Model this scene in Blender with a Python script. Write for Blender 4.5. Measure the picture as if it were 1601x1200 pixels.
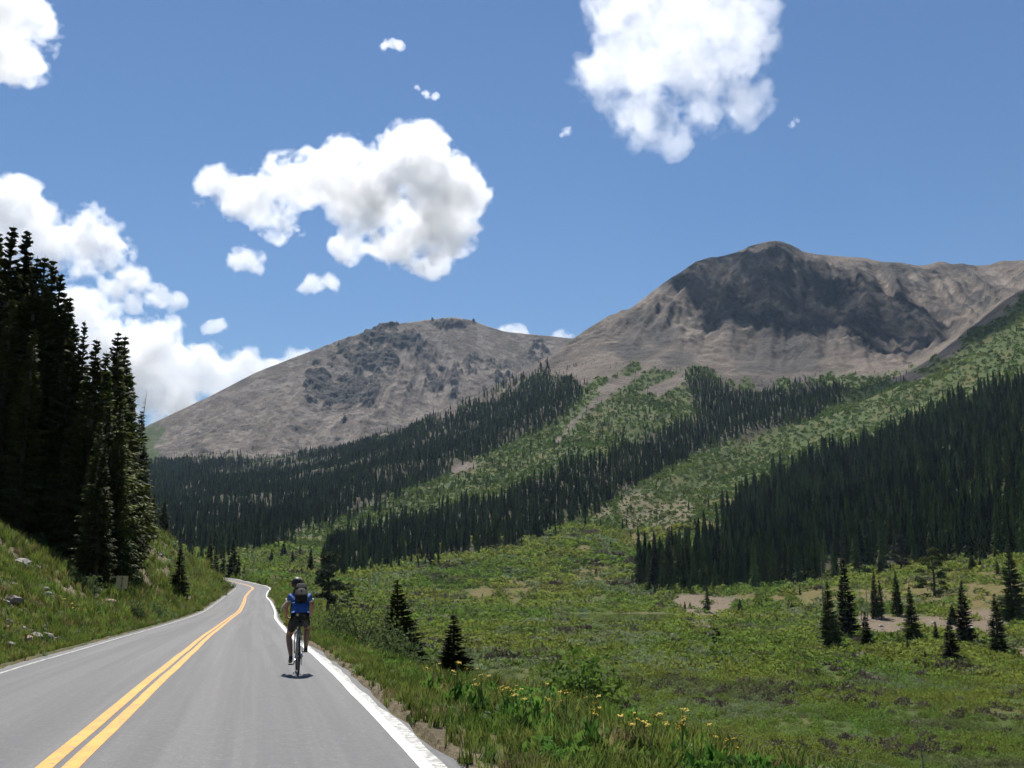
import bpy, bmesh, math, random
import numpy as np
from mathutils import Vector, Matrix, noise as mnoise

# ------------------------------------------------------------------ camera, sky, sun, exposure
for o in list(bpy.data.objects): bpy.data.objects.remove(o)
SC = bpy.context.scene
COL = SC.collection
FPX, CU, CV = 1620.0, 800.5, 600.0          # focal length and centre in photograph pixels
HORIZON_V = 905.0
PITCH = math.atan((HORIZON_V - CV) / FPX)
CAMZ = 1.43
cam_d = bpy.data.cameras.new('camera'); cam = bpy.data.objects.new('camera', cam_d); COL.objects.link(cam)
cam.location = (0, 0, CAMZ); cam.rotation_euler = (math.pi/2 + PITCH, 0, 0)
cam_d.sensor_width = 36.0; cam_d.lens = 36.0 * FPX / 1601.0; cam_d.clip_start = 0.1; cam_d.clip_end = 60000
SC.camera = cam
SUN_EL, SUN_AZ = math.radians(57), math.radians(-12)      # azimuth from +Y, negative = to the left
SUNV = Vector((math.sin(SUN_AZ)*math.cos(SUN_EL), math.cos(SUN_AZ)*math.cos(SUN_EL), math.sin(SUN_EL)))
world = bpy.data.worlds.new('World'); SC.world = world; world.use_nodes = True
wn = world.node_tree.nodes; wl = world.node_tree.links
sky = wn.new('ShaderNodeTexSky'); sky.sky_type = 'NISHITA'; sky.sun_disc = False
sky.sun_elevation = SUN_EL; sky.sun_rotation = SUN_AZ
sky.altitude = 3000; sky.air_density = 1.7; sky.dust_density = 0.0; sky.ozone_density = 9.0
wl.new(sky.outputs['Color'], wn['Background'].inputs['Color']); wn['Background'].inputs['Strength'].default_value = 0.051
sun_d = bpy.data.lights.new('sun', 'SUN'); sun_d.energy = 4.2; sun_d.angle = math.radians(0.53); sun_d.color = (1.0, 0.95, 0.88)
sun = bpy.data.objects.new('sun', sun_d); COL.objects.link(sun)
sun.rotation_euler = SUNV.to_track_quat('Z', 'Y').to_euler(); sun.location = (0, 0, 900)
SC.view_settings.view_transform = 'Standard'; SC.view_settings.look = 'None'
SC.view_settings.exposure = 0.75; SC.view_settings.gamma = 1.0; SC.view_settings.use_curve_mapping = False
SC.render.engine = 'CYCLES'
CY = SC.cycles
CY.use_denoising = True; CY.denoiser = 'OPENIMAGEDENOISE'; CY.denoising_prefilter = 'ACCURATE'
CY.max_bounces = 12; CY.diffuse_bounces = 3; CY.glossy_bounces = 2; CY.transmission_bounces = 4
CY.volume_bounces = 6; CY.transparent_max_bounces = 12; CY.caustics_reflective = False; CY.caustics_refractive = False
CY.use_adaptive_sampling = True; CY.adaptive_threshold = 0.03
CY.sample_clamp_indirect = 8.0

# ------------------------------------------------------------------ helpers
RNG = np.random.default_rng(7)
cP, sP = math.cos(PITCH), math.sin(PITCH)
def ray(u, v):                                # direction of a photograph pixel, optical depth 1
    a = (np.asarray(u, float)-CU)/FPX; b = (CV-np.asarray(v, float))/FPX
    return a, cP - b*sP, sP + b*cP
def unproj(u, v, t):                          # point at optical depth t
    a, y, z = ray(u, v); return a*t, y*t, CAMZ + z*t
def at_range(u, v, r):                        # point at horizontal distance r
    a, y, z = ray(u, v); h = np.hypot(a, y); return a/h*r, y/h*r, CAMZ + z/h*r
def project(x, y, z):
    d = y*cP + (z-CAMZ)*sP; w = -y*sP + (z-CAMZ)*cP
    d = np.where(d < 0.05, 0.05, d)
    return CU + FPX*x/d, CV - FPX*w/d, d
def hash2(ix, iy, seed):
    h = (ix.astype(np.int64)*374761393 + iy.astype(np.int64)*668265263 + seed*982451653) & 0x7fffffff
    h = ((h ^ (h >> 13)) * 1274126177) & 0x7fffffff
    return ((h ^ (h >> 16)) & 0xffffff) / float(0xffffff)
def vnoise(x, y, seed=0):
    x = np.asarray(x, float); y = np.asarray(y, float)
    ix = np.floor(x); iy = np.floor(y); fx = x-ix; fy = y-iy
    fx = fx*fx*fx*(fx*(fx*6-15)+10); fy = fy*fy*fy*(fy*(fy*6-15)+10)
    ix = ix.astype(np.int64); iy = iy.astype(np.int64)
    a = hash2(ix, iy, seed); b = hash2(ix+1, iy, seed); c = hash2(ix, iy+1, seed); d = hash2(ix+1, iy+1, seed)
    return (a*(1-fx)+b*fx)*(1-fy) + (c*(1-fx)+d*fx)*fy
def fbm(x, y, oct=5, seed=0, gain=0.5, ridged=False):
    s = 0; amp = 1.0; tot = 0
    for i in range(oct):
        n = vnoise(np.asarray(x)*2**i + 17.3*i, np.asarray(y)*2**i + 9.1*i, seed+i*31)
        if ridged: n = 1 - abs(2*n-1)
        s = s + amp*n; tot += amp; amp *= gain
    return s/tot
def smooth(a, b, x): t = np.clip((x-a)/(b-a), 0, 1); return t*t*(3-2*t)
def poly_sd(u, v, P):                          # signed distance to a polygon in pixels, positive inside
    u = np.asarray(u, float); v = np.asarray(v, float); P = np.asarray(P, float); n = len(P)
    d = np.full(u.shape, 1e18); ins = np.zeros(u.shape, bool)
    for i in range(n):
        ax, ay = P[i]; bx, by = P[(i+1) % n]; ex, ey = bx-ax, by-ay
        t = np.clip(((u-ax)*ex+(v-ay)*ey)/(ex*ex+ey*ey+1e-9), 0, 1)
        d = np.minimum(d, (u-ax-t*ex)**2+(v-ay-t*ey)**2)
        c = ((ay > v) != (by > v)) & (u < (bx-ax)*(v-ay)/(by-ay+1e-12)+ax)
        ins ^= c
    d = np.sqrt(d); return np.where(ins, d, -d)
def mk_mesh(name, V, F, mat=None, smooth_sh=False, mi=None):
    V = np.asarray(V, np.float32); me = bpy.data.meshes.new(name)
    if isinstance(F, list): Fs = [np.asarray(f, np.int32) for f in F if len(f)]
    else: Fs = [np.asarray(F, np.int32)]
    me.vertices.add(len(V)); me.vertices.foreach_set('co', V.ravel())
    nl = sum(f.size for f in Fs); nf = sum(len(f) for f in Fs)
    me.loops.add(nl); me.polygons.add(nf)
    me.loops.foreach_set('vertex_index', np.concatenate([f.ravel() for f in Fs]))
    tot = np.concatenate([np.full(len(f), f.shape[1], np.int32) for f in Fs])
    st = np.concatenate([[0], np.cumsum(tot)[:-1]]).astype(np.int32)
    me.polygons.foreach_set('loop_start', st)
    if mi is not None: me.polygons.foreach_set('material_index', np.asarray(mi, np.int32))
    me.polygons.foreach_set('use_smooth', np.full(nf, smooth_sh, bool))
    me.update(calc_edges=True)
    for m in (mat if isinstance(mat, (list, tuple)) else [mat]):
        if m is not None: me.materials.append(m)
    return me
def link(name, data, parent=None, loc=None):
    o = bpy.data.objects.new(name, data); COL.objects.link(o)
    if parent is not None: o.parent = parent
    if loc is not None: o.location = loc
    return o
def tag(o, label=None, cat=None, group=None, kind=None):
    if label: o['label'] = label
    if cat: o['category'] = cat
    if group: o['group'] = group
    if kind: o['kind'] = kind
    return o
def attr(me, name, arr):
    a = me.attributes.new(name, 'FLOAT', 'POINT'); a.data.foreach_set('value', np.asarray(arr, np.float32))
class NT:                                      # tiny node-graph helper
    def __init__(s, name):
        s.m = bpy.data.materials.new(name); s.m.use_nodes = True; s.t = s.m.node_tree; s.t.nodes.clear()
        s.out = s.t.nodes.new('ShaderNodeOutputMaterial')
    def n(s, typ, ins=None, **kw):
        nd = s.t.nodes.new(typ)
        for k, v in kw.items(): setattr(nd, k, v)
        for k, v in (ins or {}).items():
            i = nd.inputs[k]
            if isinstance(v, bpy.types.NodeSocket): s.t.links.new(v, i)
            else: i.default_value = v
        return nd
    def noise(s, vec, scale, detail=4, rough=0.55):
        return s.n('ShaderNodeTexNoise', {'Vector': vec, 'Scale': scale, 'Detail': detail, 'Roughness': rough}).outputs['Fac']
    def mix(s, f, a, b):
        nd = s.n('ShaderNodeMix', data_type='RGBA')
        for k, v in ((0, f), (6, a), (7, b)):
            i = nd.inputs[k]
            if isinstance(v, bpy.types.NodeSocket): s.t.links.new(v, i)
            else: i.default_value = (*v, 1) if k and len(v) == 3 else v
        return nd.outputs[2]
    def math(s, op, a, b=0.0, c=None):
        d = {0: a, 1: b}
        if c is not None: d[2] = c
        return s.n('ShaderNodeMath', d, operation=op).outputs[0]
    def ramp(s, f, lo, hi): return s.n('ShaderNodeMapRange', {'Value': f, 'From Min': lo, 'From Max': hi}, interpolation_type='SMOOTHSTEP').outputs[0]
    def at(s, name): return s.n('ShaderNodeAttribute', attribute_name=name).outputs['Fac']
    def pos(s): return s.n('ShaderNodeNewGeometry').outputs['Position']
    def obj(s): return s.n('ShaderNodeTexCoord').outputs['Object']
    def surf(s, sock): s.t.links.new(sock, s.out.inputs['Surface']); return s.m
def simple(name, col, rough=0.6, metal=0.0, var=0.15, scale=8.0, bump=0.0):
    g = NT(name); p = g.obj(); nz = g.noise(p, scale, 3)
    c = g.mix(g.ramp(nz, 0.3, 0.7), tuple(x*(1-var) for x in col), tuple(min(1, x*(1+var)) for x in col))
    b = g.n('ShaderNodeBsdfPrincipled', {'Base Color': c, 'Roughness': rough, 'Metallic': metal})
    if bump: g.t.links.new(g.n('ShaderNodeBump', {'Height': nz, 'Strength': bump, 'Distance': 0.02}).outputs[0], b.inputs['Normal'])
    return g.surf(b.outputs[0])

# ------------------------------------------------------------------ road centre line
LANE = 3.0
RP = [(89,1200,577),(240,1065,294),(281,1030,219),(325,992.5,127.5),(360,966,70),(375,954,54),(382,940,40.5),(384,932,32),(390,925,28),(395,920.5,27)]
pts = [unproj(u, v, FPX*LANE*1.03/h) for u, v, h in RP]
pts += [unproj(u, v, t) for u, v, t in ((394.5,918,191),(388,915,197),(372,911,204.5),(355,907,212),(333,903,222))]
pts = [(float(a), float(b), float(c)) for a, b, c in pts]
d0 = (pts[0][0]-pts[1][0], pts[0][1]-pts[1][1], pts[0][2]-pts[1][2])
pts = [(pts[0][0]+d0[0]*k-0.05*k*k, pts[0][1]+d0[1]*k, pts[0][2]+0.1*k) for k in (5, 2.5)] + pts
lx, ly, lz = pts[-1]
pts += [(lx-14, ly+14, lz+.9), (lx-40, ly+34, lz+2.2), (lx-110, ly+70, lz+5), (lx-260, ly+110, lz+10)]
def catmull(P, step):
    P = [Vector(p) for p in P]; P = [2*P[0]-P[1]] + P + [2*P[-1]-P[-2]]; out = []
    for i in range(1, len(P)-2):
        n = max(2, int((P[i+1]-P[i]).length/step))
        for k in range(n):
            t = k/n; p0, p1, p2, p3 = P[i-1:i+3]
            out.append(0.5*((2*p1)+(p2-p0)*t+(2*p0-5*p1+4*p2-p3)*t*t+(3*p1-p0-3*p2+p3)*t**3))
    out.append(P[-2]); return np.array([tuple(p) for p in out])
RC = catmull(pts, 0.8)
def smooth_line(A, n):
    for _ in range(n): A[1:-1] = 0.25*A[:-2]+0.5*A[1:-1]+0.25*A[2:]
    return A
RC = smooth_line(RC, 12); zc = RC[:, 2:3].copy(); zc = smooth_line(zc, 60); RC[:, 2] = zc[:, 0]
tang = np.gradient(RC[:, :2], axis=0); tang /= np.linalg.norm(tang, axis=1)[:, None]
RN = np.stack([tang[:, 1], -tang[:, 0]], 1)                # points to the right of travel
arc = np.concatenate([[0], np.cumsum(np.linalg.norm(np.diff(RC[:, :2], axis=0), axis=1))])
from mathutils.kdtree import KDTree
kd = KDTree(len(RC))
for i, p in enumerate(RC): kd.insert((p[0], p[1], 0), i)
kd.balance()
def road_sz(x, y):                             # signed lateral distance (+ right), road height, index
    x = np.asarray(x, float).ravel(); y = np.asarray(y, float).ravel()
    idx = np.empty(len(x), int)
    sub = RC[::4]
    for a in range(0, len(x), 20000):
        d = (x[a:a+20000, None]-sub[None, :, 0])**2 + (y[a:a+20000, None]-sub[None, :, 1])**2
        idx[a:a+20000] = d.argmin(1)*4
    best = idx.copy(); bd = np.full(len(x), 1e18)
    for k in range(-4, 5):
        j = np.clip(idx+k, 0, len(RC)-1); d = (x-RC[j, 0])**2+(y-RC[j, 1])**2
        m = d < bd; best[m] = j[m]; bd[m] = d[m]
    dx = x-RC[best, 0]; dy = y-RC[best, 1]
    s = dx*RN[best, 0]+dy*RN[best, 1]; ax = dx*tang[best, 0]+dy*tang[best, 1]
    s = np.where(abs(ax) > 6, np.sign(s)*np.sqrt(bd), s)
    nx = np.clip(best+1, 0, len(RC)-1); pv = np.clip(best-1, 0, len(RC)-1)
    gz = (RC[nx, 2]-RC[pv, 2])/np.maximum(arc[nx]-arc[pv], 1e-6)
    return s, RC[best, 2]+gz*np.clip(ax, -2, 2), best

# ------------------------------------------------------------------ terrain (one sheet, polar grid round the camera position)
T = {  # column u : toe, bank top, forest base, four slope lines, treeline, skyline  as (v, distance)
 215:[(908,395),(900,410),(885,520),(850,700),(800,1000),(762,1400),(737,1700),(715,2000)],
 330:[(908,395),(898,410),(880,520),(850,680),(800,950),(757,1300),(727,1650),(705,1950)],
 440:[(908,395),(900,410),(880,500),(855,620),(800,900),(752,1250),(720,1600),(701,1850)],
 530:[(914,395),(910,410),(890,510),(860,620),(800,860),(750,1150),(716,1450),(692,1720)],
 600:[(928,395),(922,410),(882,540),(845,680),(790,880),(740,1120),(702,1400),(674,1640)],
 700:[(940,390),(934,405),(866,560),(825,700),(770,880),(715,1100),(674,1350),(643,1560)],
 800:[(944,390),(938,405),(850,580),(800,720),(740,900),(682,1100),(630,1350),(592,1620)],
 880:[(946,390),(940,405),(832,600),(770,750),(700,930),(640,1130),(577,1400),(531,1720)],
 940:[(946,390),(940,405),(830,620),(765,760),(695,930),(635,1120),(562,1400),(489,1780)],
 1000:[(947,390),(940,405),(842,600),(765,800),(700,950),(640,1120),(572,1380),(456,1850)],
 1070:[(948,385),(924,400),(905,470),(780,760),(700,960),(640,1120),(577,1350),(412,1950)],
 1140:[(950,380),(926,398),(916,450),(800,720),(700,1000),(642,1150),(590,1350),(380,2080)],
 1230:[(962,320),(944,340),(912,440),(790,700),(695,980),(642,1150),(597,1330),(361,2200)],
 1330:[(975,262),(955,283),(905,430),(770,700),(675,950),(632,1130),(592,1300),(384,2260)],
 1430:[(975,262),(955,283),(888,425),(740,680),(648,920),(608,1080),(582,1300),(394,2280)],
 1500:[(975,262),(952,283),(880,425),(730,660),(630,880),(574,1080),(535,1250),(400,2300)],
 1601:[(975,262),(950,283),(862,420),(700,650),(592,880),(530,1060),(456,1250),(394,2330)],
 1900:[(975,262),(945,283),(840,420),(640,650),(500,880),(420,1060),(330,1250),(330,2330)],
}
us = sorted(T); azs = np.array([math.atan2(*[float(q) for q in ray(u, 700)[:2]]) for u in us])
tab_r, tab_z = [], []
for u in us:
    rr = [0.0, 100.0, 200.0]; zz = [-12.0, -12.0, -10.8]; L = T[u]
    for k, (v, d) in enumerate(L):
        if k == 7:                              # hollow between treeline and skyline
            if u >= 1430:
                hv, hd = {1430: (566, 1520), 1500: (548, 1700), 1601: (490, 1750), 1900: (420, 1750)}[u]
            else: hv = L[6][0]+.40*(v-L[6][0]); hd = L[6][1]+.47*(d-L[6][1])
            p = at_range(u, hv, hd); rr.append(hd); zz.append(float(p[2]))
        p = at_range(u, v, d); rr.append(d); zz.append(float(p[2]))
    rr += [rr[-1]*1.22, rr[-1]*1.8]; zz += [zz[-1]-230, zz[-1]-500]
    tab_r.append(rr); tab_z.append(zz)
tab_r = np.array(tab_r); tab_z = np.array(tab_z)
half = np.concatenate([np.arange(0, 32, 0.115), np.arange(32, 50, .8), np.arange(50, 180, 6.5)])
az_g = np.radians(np.concatenate([-half[:0:-1], half]))
NR = 620
r_g = np.concatenate([np.exp(np.linspace(math.log(2.5), math.log(1230), 500)), np.arange(1236, 2420, 5.5), np.exp(np.linspace(math.log(2425), math.log(3600), 30))]); NR = len(r_g)
def smstep_interp(xq, xs, Y):                   # smooth interpolation over columns
    i = np.clip(np.searchsorted(xs, xq)-1, 0, len(xs)-2); t = np.clip((xq-xs[i])/(xs[i+1]-xs[i]), 0, 1)
    return Y[i]*(1-t)[:, None]+Y[i+1]*t[:, None]
A_r = smstep_interp(az_g, azs, tab_r); A_z = smstep_interp(az_g, azs, tab_z)
ker = np.exp(-0.5*(np.arange(-9, 10)/4.0)**2); ker /= ker.sum()
for M in (A_r, A_z):
    for k in range(M.shape[1]): M[:, k] = np.convolve(np.pad(M[:, k], 9, 'edge'), ker, 'valid')
base = np.empty((len(az_g), NR)); r_u = np.exp(np.linspace(math.log(2.5), math.log(3600), 620))
kr = np.exp(-0.5*(np.arange(-6, 7)/2.5)**2); kr /= kr.sum()
for i in range(len(az_g)):
    b = np.interp(r_u, A_r[i], A_z[i]); b = np.convolve(np.pad(b, 6, 'edge'), kr, 'valid'); base[i] = np.interp(r_g, r_u, b)
AZ, RR = np.meshgrid(az_g, r_g, indexing='ij'); GX = np.sin(AZ)*RR; GY = np.cos(AZ)*RR
S, ZR, BI = road_sz(GX, GY); S = S.reshape(GX.shape); ZR = ZR.reshape(GX.shape); BI = BI.reshape(GX.shape)
near = smooth(900, 250, RR)
sl = -S-3.35
m = 0.60+0.24*smooth(60, 130, GY)
steep = 46*(1-np.exp(-np.maximum(sl-1.3, 0)*m/46))
hill = ZR - 0.12*smooth(0, .8, sl) + steep + (fbm(GX*.16, GY*.16, 4, 3)-.5)*2.4*smooth(2, 12, sl) + (fbm(GX*.9, GY*.9, 3, 5)-.5)*0.5*smooth(1, 3, sl)
sr = S-3.30
vw = 3.4-2.5*smooth(15, 23, GY)+.8*smooth(35, 60, GY)
drop = 0.05*np.clip(sr, 0, .5)/.5 + 0.15*np.clip(sr-.5, 0, vw) + 0.66*np.maximum(sr-.5-vw+0.8*(fbm(GX*.2, GY*.2, 3, 8)-.5), 0)
bank = ZR - drop + (fbm(GX*.8, GY*.8, 3, 6)-.5)*0.25*smooth(.4, 1.5, sr)
# relief of the open ground
relief = (fbm(GX/16, GY/16, 4, 21)-.5)*1.6*smooth(40, 150, RR)*smooth(2500, 800, RR)
UU, VV, DD = project(GX, GY, base)
gully = fbm((UU+1.7*VV)/150, (VV-UU*.3)/420, 4, 41, ridged=True)
relief += smooth(450, 1200, RR)*(gully-.6)*20 + smooth(500, 1200, RR)*(fbm(GX/90, GY/90, 4, 44, gain=.4)-.5)*20
valley = base+relief
def smax(a, b, k): h = np.clip(.5+.5*(a-b)/k, 0, 1); return b*(1-h)+a*h+k*h*(1-h)
Z = np.where(S < 0, np.where(RR < 900, hill, valley), smax(bank, valley, 1.2))
Z = np.where(S < 0, smax(Z, valley, 1.0)*1.0, Z)
Z = np.where(abs(S) < 3.36, ZR-0.09, Z)
# mountain relief: ribs and couloirs running down the fall line
mt_i = A_r[:, 9][:, None]                       # treeline radius for each azimuth
up = smooth(0.98, 1.25, RR/mt_i)
frac = np.clip((RR-mt_i)/np.maximum(A_r[:, 11][:, None]-mt_i, 1), 0, 1.6)
warp = fbm(GX/330, GY/330, 3, 60)*3.2
fan = np.arctan2(UU-1240, np.maximum(VV-140, 40)); ribs = fbm(fan*6.5+warp*.35, frac*1.2, 4, 61, gain=.42, ridged=True)
fine = fbm(GX/42+fan*3, GY/42, 5, 66, gain=.55, ridged=True); streak = fbm(fan*26+warp*.5, frac*2.2+fbm(GX/80, GY/80, 3, 68)*1.2, 4, 67, gain=.55, ridged=True)
damp = 1-0.93*smooth(.72, .98, frac)*smooth(1.25, 1.02, frac)
Z = Z+up*damp*((ribs-.62)*58*smooth(0, .25, frac)+(fine-.6)*19+(streak-.6)*17)
GZ = Z
LAZ = az_g
def bil(G, x, y):
    x = np.asarray(x, float); y = np.asarray(y, float)
    a = np.arctan2(x, y); r = np.hypot(x, y)
    i = np.clip(np.searchsorted(LAZ, a)-1, 0, len(LAZ)-2); t = np.clip((a-LAZ[i])/(LAZ[i+1]-LAZ[i]), 0, 1)
    j = np.clip(np.searchsorted(r_g, r)-1, 0, NR-2); q = np.clip((r-r_g[j])/(r_g[j+1]-r_g[j]), 0, 1)
    return (G[i, j]*(1-q)+G[i, j+1]*q)*(1-t)+(G[i+1, j]*(1-q)+G[i+1, j+1]*q)*t
def hz(x, y): return bil(GZ, x, y)
PU, PV, PD = project(GX, GY, GZ)
nzA = (fbm(GX/14, GY/14, 4, 77)-.5)
def pmask(P, feather=10, wob=40): return smooth(-feather, feather, poly_sd(PU, PV, P)+wob*(fbm(PU/26, PV/26, 4, 91)-.5))
# ground cover masks (what the surface is made of)
SCREE_P = [(205,720),(300,718),(440,706),(585,682),(700,650),(770,622),(850,585),(930,600),(1000,572),(1050,575),(1130,585),(1190,606),(1300,590),(1400,592),(1432,580),(1480,548),(1560,492),(1601,452),(1900,330),(1900,-400),(100,-400)]
scree = pmask(SCREE_P, 7, 44)
for P in ([(866,692),(900,650),(950,607),(1010,572),(1060,540),(1066,546),(1012,580),(955,615),(906,657),(872,692)],   # rock slide
          [(1395,588),(1420,582),(1455,586),(1440,594),(1400,596)], [(700,730),(745,722),(750,731),(705,740)],
          [(925,612),(960,590),(1000,585),(985,600),(950,616)], [(1000,612),(1050,590),(1075,575),(1070,596),(1030,622)]):
    scree = np.maximum(scree, pmask(P, 3, 10))
dirt = np.zeros_like(Z)
for P, w in (([(1048,948),(1060,928),(1090,926),(1150,935),(1142,956),(1112,972),(1060,955)], 12), ([(1325,972),(1345,960),(1420,958),(1450,962),(1545,955),(1575,975),(1560,995),(1450,985),(1380,992),(1340,990)], 14),
          ([(1580,1012),(1640,1005),(1650,1040),(1600,1035)], 8), ([(1060,975),(1105,968),(1120,982),(1090,985)], 6), ([(1150,985),(1230,978),(1235,986),(1160,990)], 5),
          ([(930,800),(1000,775),(1085,790),(1070,820),(960,815)], 50)):
    dirt = np.maximum(dirt, pmask(P, 4, w)*(.6 if w == 50 else 1))
dirt = np.maximum(dirt, 0.95*smooth(.43-.07*smooth(50, 90, GY), .54-.07*smooth(50, 90, GY), fbm(GX*.30+3, GY*.26, 4, 15))*smooth(2.0, 5, sl)*smooth(60, 20, sl)*(RR < 300))
dirt = np.maximum(dirt, smooth(-.05, .1, .22-abs(S-3.5))*0.8)
dirt = np.maximum(dirt, smooth(.6, .1, abs(sl-.35))*.5)
dry = np.zeros_like(Z)
for P in ([(740,925),(830,905),(960,880),(1010,872),(990,895),(860,925),(780,932)], [(880,860),(1000,838),(1100,830),(1040,850),(940,865)], [(1150,935),(1300,915),(1430,905),(1601,890),(1601,950),(1450,955),(1300,950)], [(420,900),(500,868),(520,880),(480,905)], [(1050,880),(1100,820),(1130,810),(1100,860)]):
    dry = np.maximum(dry, pmask(P, 10, 60))
dry = np.maximum(dry, .55*smooth(.55, .7, fbm(GX/9, GY/9, 4, 19)))
dry = np.maximum(dry, .8*smooth(.5, .64, fbm(GX/1.8, GY/1.8, 3, 29))*(abs(S) < 25))
def sheet(name, a0, a1, j0, j1, mat, G=(GX, GY, GZ), attrs=None):
    X, Y, Zq = (g[a0:a1, j0:j1] for g in G); n, k = X.shape
    I = np.arange(n*k).reshape(n, k); F = np.stack([I[:-1, :-1], I[:-1, 1:], I[1:, 1:], I[1:, :-1]], -1).reshape(-1, 4)
    me = mk_mesh(name, np.stack([X, Y, Zq], -1).reshape(-1, 3), F, mat, True)
    for nm, A in (attrs or {}).items(): attr(me, nm, A[a0:a1, j0:j1].ravel())
    return link(name, me)

def mat_ground():
    g = NT('ground_cover'); p = g.pos()
    n1 = g.noise(p, 0.05, 6); n2 = g.noise(p, 0.6, 5); n3 = g.noise(p, 7.0, 4, .65); n4 = g.noise(p, 0.012, 5)
    grass = g.mix(g.ramp(n2, .3, .7), (.030, .057, .011), (.058, .088, .018))
    grass = g.mix(g.ramp(n1, .4, .7), grass, (.070, .092, .020))
    dryc = g.mix(g.ramp(n3, .3, .7), (.115, .085, .030), (.165, .125, .045))
    c = g.mix(g.math('MULTIPLY', g.at('dry'), g.ramp(n2, .25, .6)), grass, dryc)
    soil = g.mix(g.ramp(n3, .35, .65), (.115, .088, .060), (.225, .178, .122)); soil = g.mix(g.math('MULTIPLY', g.ramp(n2, .5, .7), .6), soil, (.075, .06, .045))
    c = g.mix(g.at('dirt'), c, soil)
    n5 = g.noise(p, .025, 8, .62); n6 = g.noise(p, .13, 6, .65)
    sc = g.mix(g.ramp(n5, .35, .65), (.128, .102, .082), (.205, .164, .130))
    sc = g.mix(g.math('MULTIPLY', g.ramp(n6, .42, .68), .65), sc, (.074, .066, .062)); sc = g.mix(g.math('MULTIPLY', g.ramp(g.noise(p, .45, 3, .6), .56, .66), .6), sc, (.055, .050, .047)); sc = g.mix(g.math('MULTIPLY', g.ramp(g.noise(p, .3, 3, .6), .60, .68), .5), sc, (.235, .205, .175))
    gr = g.math('MULTIPLY', g.ramp(n4, .52, .64), g.ramp(n6, .45, .6)); sc = g.mix(g.math('MULTIPLY', gr, .5), sc, (.075, .085, .045))
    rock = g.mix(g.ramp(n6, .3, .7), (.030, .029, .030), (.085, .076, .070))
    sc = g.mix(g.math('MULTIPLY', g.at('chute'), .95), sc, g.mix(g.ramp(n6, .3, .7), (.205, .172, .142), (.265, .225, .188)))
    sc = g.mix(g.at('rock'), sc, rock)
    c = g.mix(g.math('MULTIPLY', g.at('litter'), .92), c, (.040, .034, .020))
    c = g.mix(g.at('scree'), c, sc)
    bmp = g.n('ShaderNodeBump', {'Height': g.noise(p, 1.4, 8, .7), 'Strength': .7, 'Distance': .35})
    bmp2 = g.n('ShaderNodeBump', {'Height': g.noise(p, .055, 9, .68), 'Strength': g.math('MULTIPLY', g.at('scree'), .75), 'Distance': 9.0, 'Normal': bmp.outputs[0]})
    b = g.n('ShaderNodeBsdfPrincipled', {'Base Color': c, 'Roughness': .95, 'Specular IOR Level': .15, 'Normal': bmp2.outputs[0]})
    return g.surf(b.outputs[0])
M_GROUND = mat_ground()
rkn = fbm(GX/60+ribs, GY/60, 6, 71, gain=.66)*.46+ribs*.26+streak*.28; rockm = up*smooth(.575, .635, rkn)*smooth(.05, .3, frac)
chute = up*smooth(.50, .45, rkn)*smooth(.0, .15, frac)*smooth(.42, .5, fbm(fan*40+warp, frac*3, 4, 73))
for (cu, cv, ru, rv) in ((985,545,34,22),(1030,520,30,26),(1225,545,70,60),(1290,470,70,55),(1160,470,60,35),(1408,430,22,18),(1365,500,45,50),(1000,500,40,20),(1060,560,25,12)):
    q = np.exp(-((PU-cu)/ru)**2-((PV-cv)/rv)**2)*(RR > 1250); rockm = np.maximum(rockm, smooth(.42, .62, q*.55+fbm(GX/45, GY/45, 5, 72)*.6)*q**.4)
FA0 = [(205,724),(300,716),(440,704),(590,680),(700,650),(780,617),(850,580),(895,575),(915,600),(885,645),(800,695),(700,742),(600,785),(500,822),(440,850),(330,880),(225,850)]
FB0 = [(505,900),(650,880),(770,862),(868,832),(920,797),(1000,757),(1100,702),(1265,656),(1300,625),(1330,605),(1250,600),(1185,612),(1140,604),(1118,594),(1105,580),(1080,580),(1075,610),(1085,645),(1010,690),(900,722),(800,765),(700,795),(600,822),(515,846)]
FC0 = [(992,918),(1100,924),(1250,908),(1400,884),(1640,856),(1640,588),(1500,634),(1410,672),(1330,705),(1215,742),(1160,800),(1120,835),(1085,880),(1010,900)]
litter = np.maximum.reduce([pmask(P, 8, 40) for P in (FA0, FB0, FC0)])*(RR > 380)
ATT = {'litter': litter, 'chute': np.clip(chute, 0, 1), 'scree': scree, 'dirt': dirt, 'dry': dry, 'rock': np.clip(rockm, 0, 1)}
jm = np.searchsorted(r_g, 1270)
ia, ib = 0, len(az_g)
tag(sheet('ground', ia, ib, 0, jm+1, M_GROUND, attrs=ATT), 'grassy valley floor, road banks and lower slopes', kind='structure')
tag(sheet('mountain_right', ia, ib, jm, NR, M_GROUND, attrs=ATT), 'broad grey-brown scree mountain on the right under a cloud shadow', kind='structure')

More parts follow.
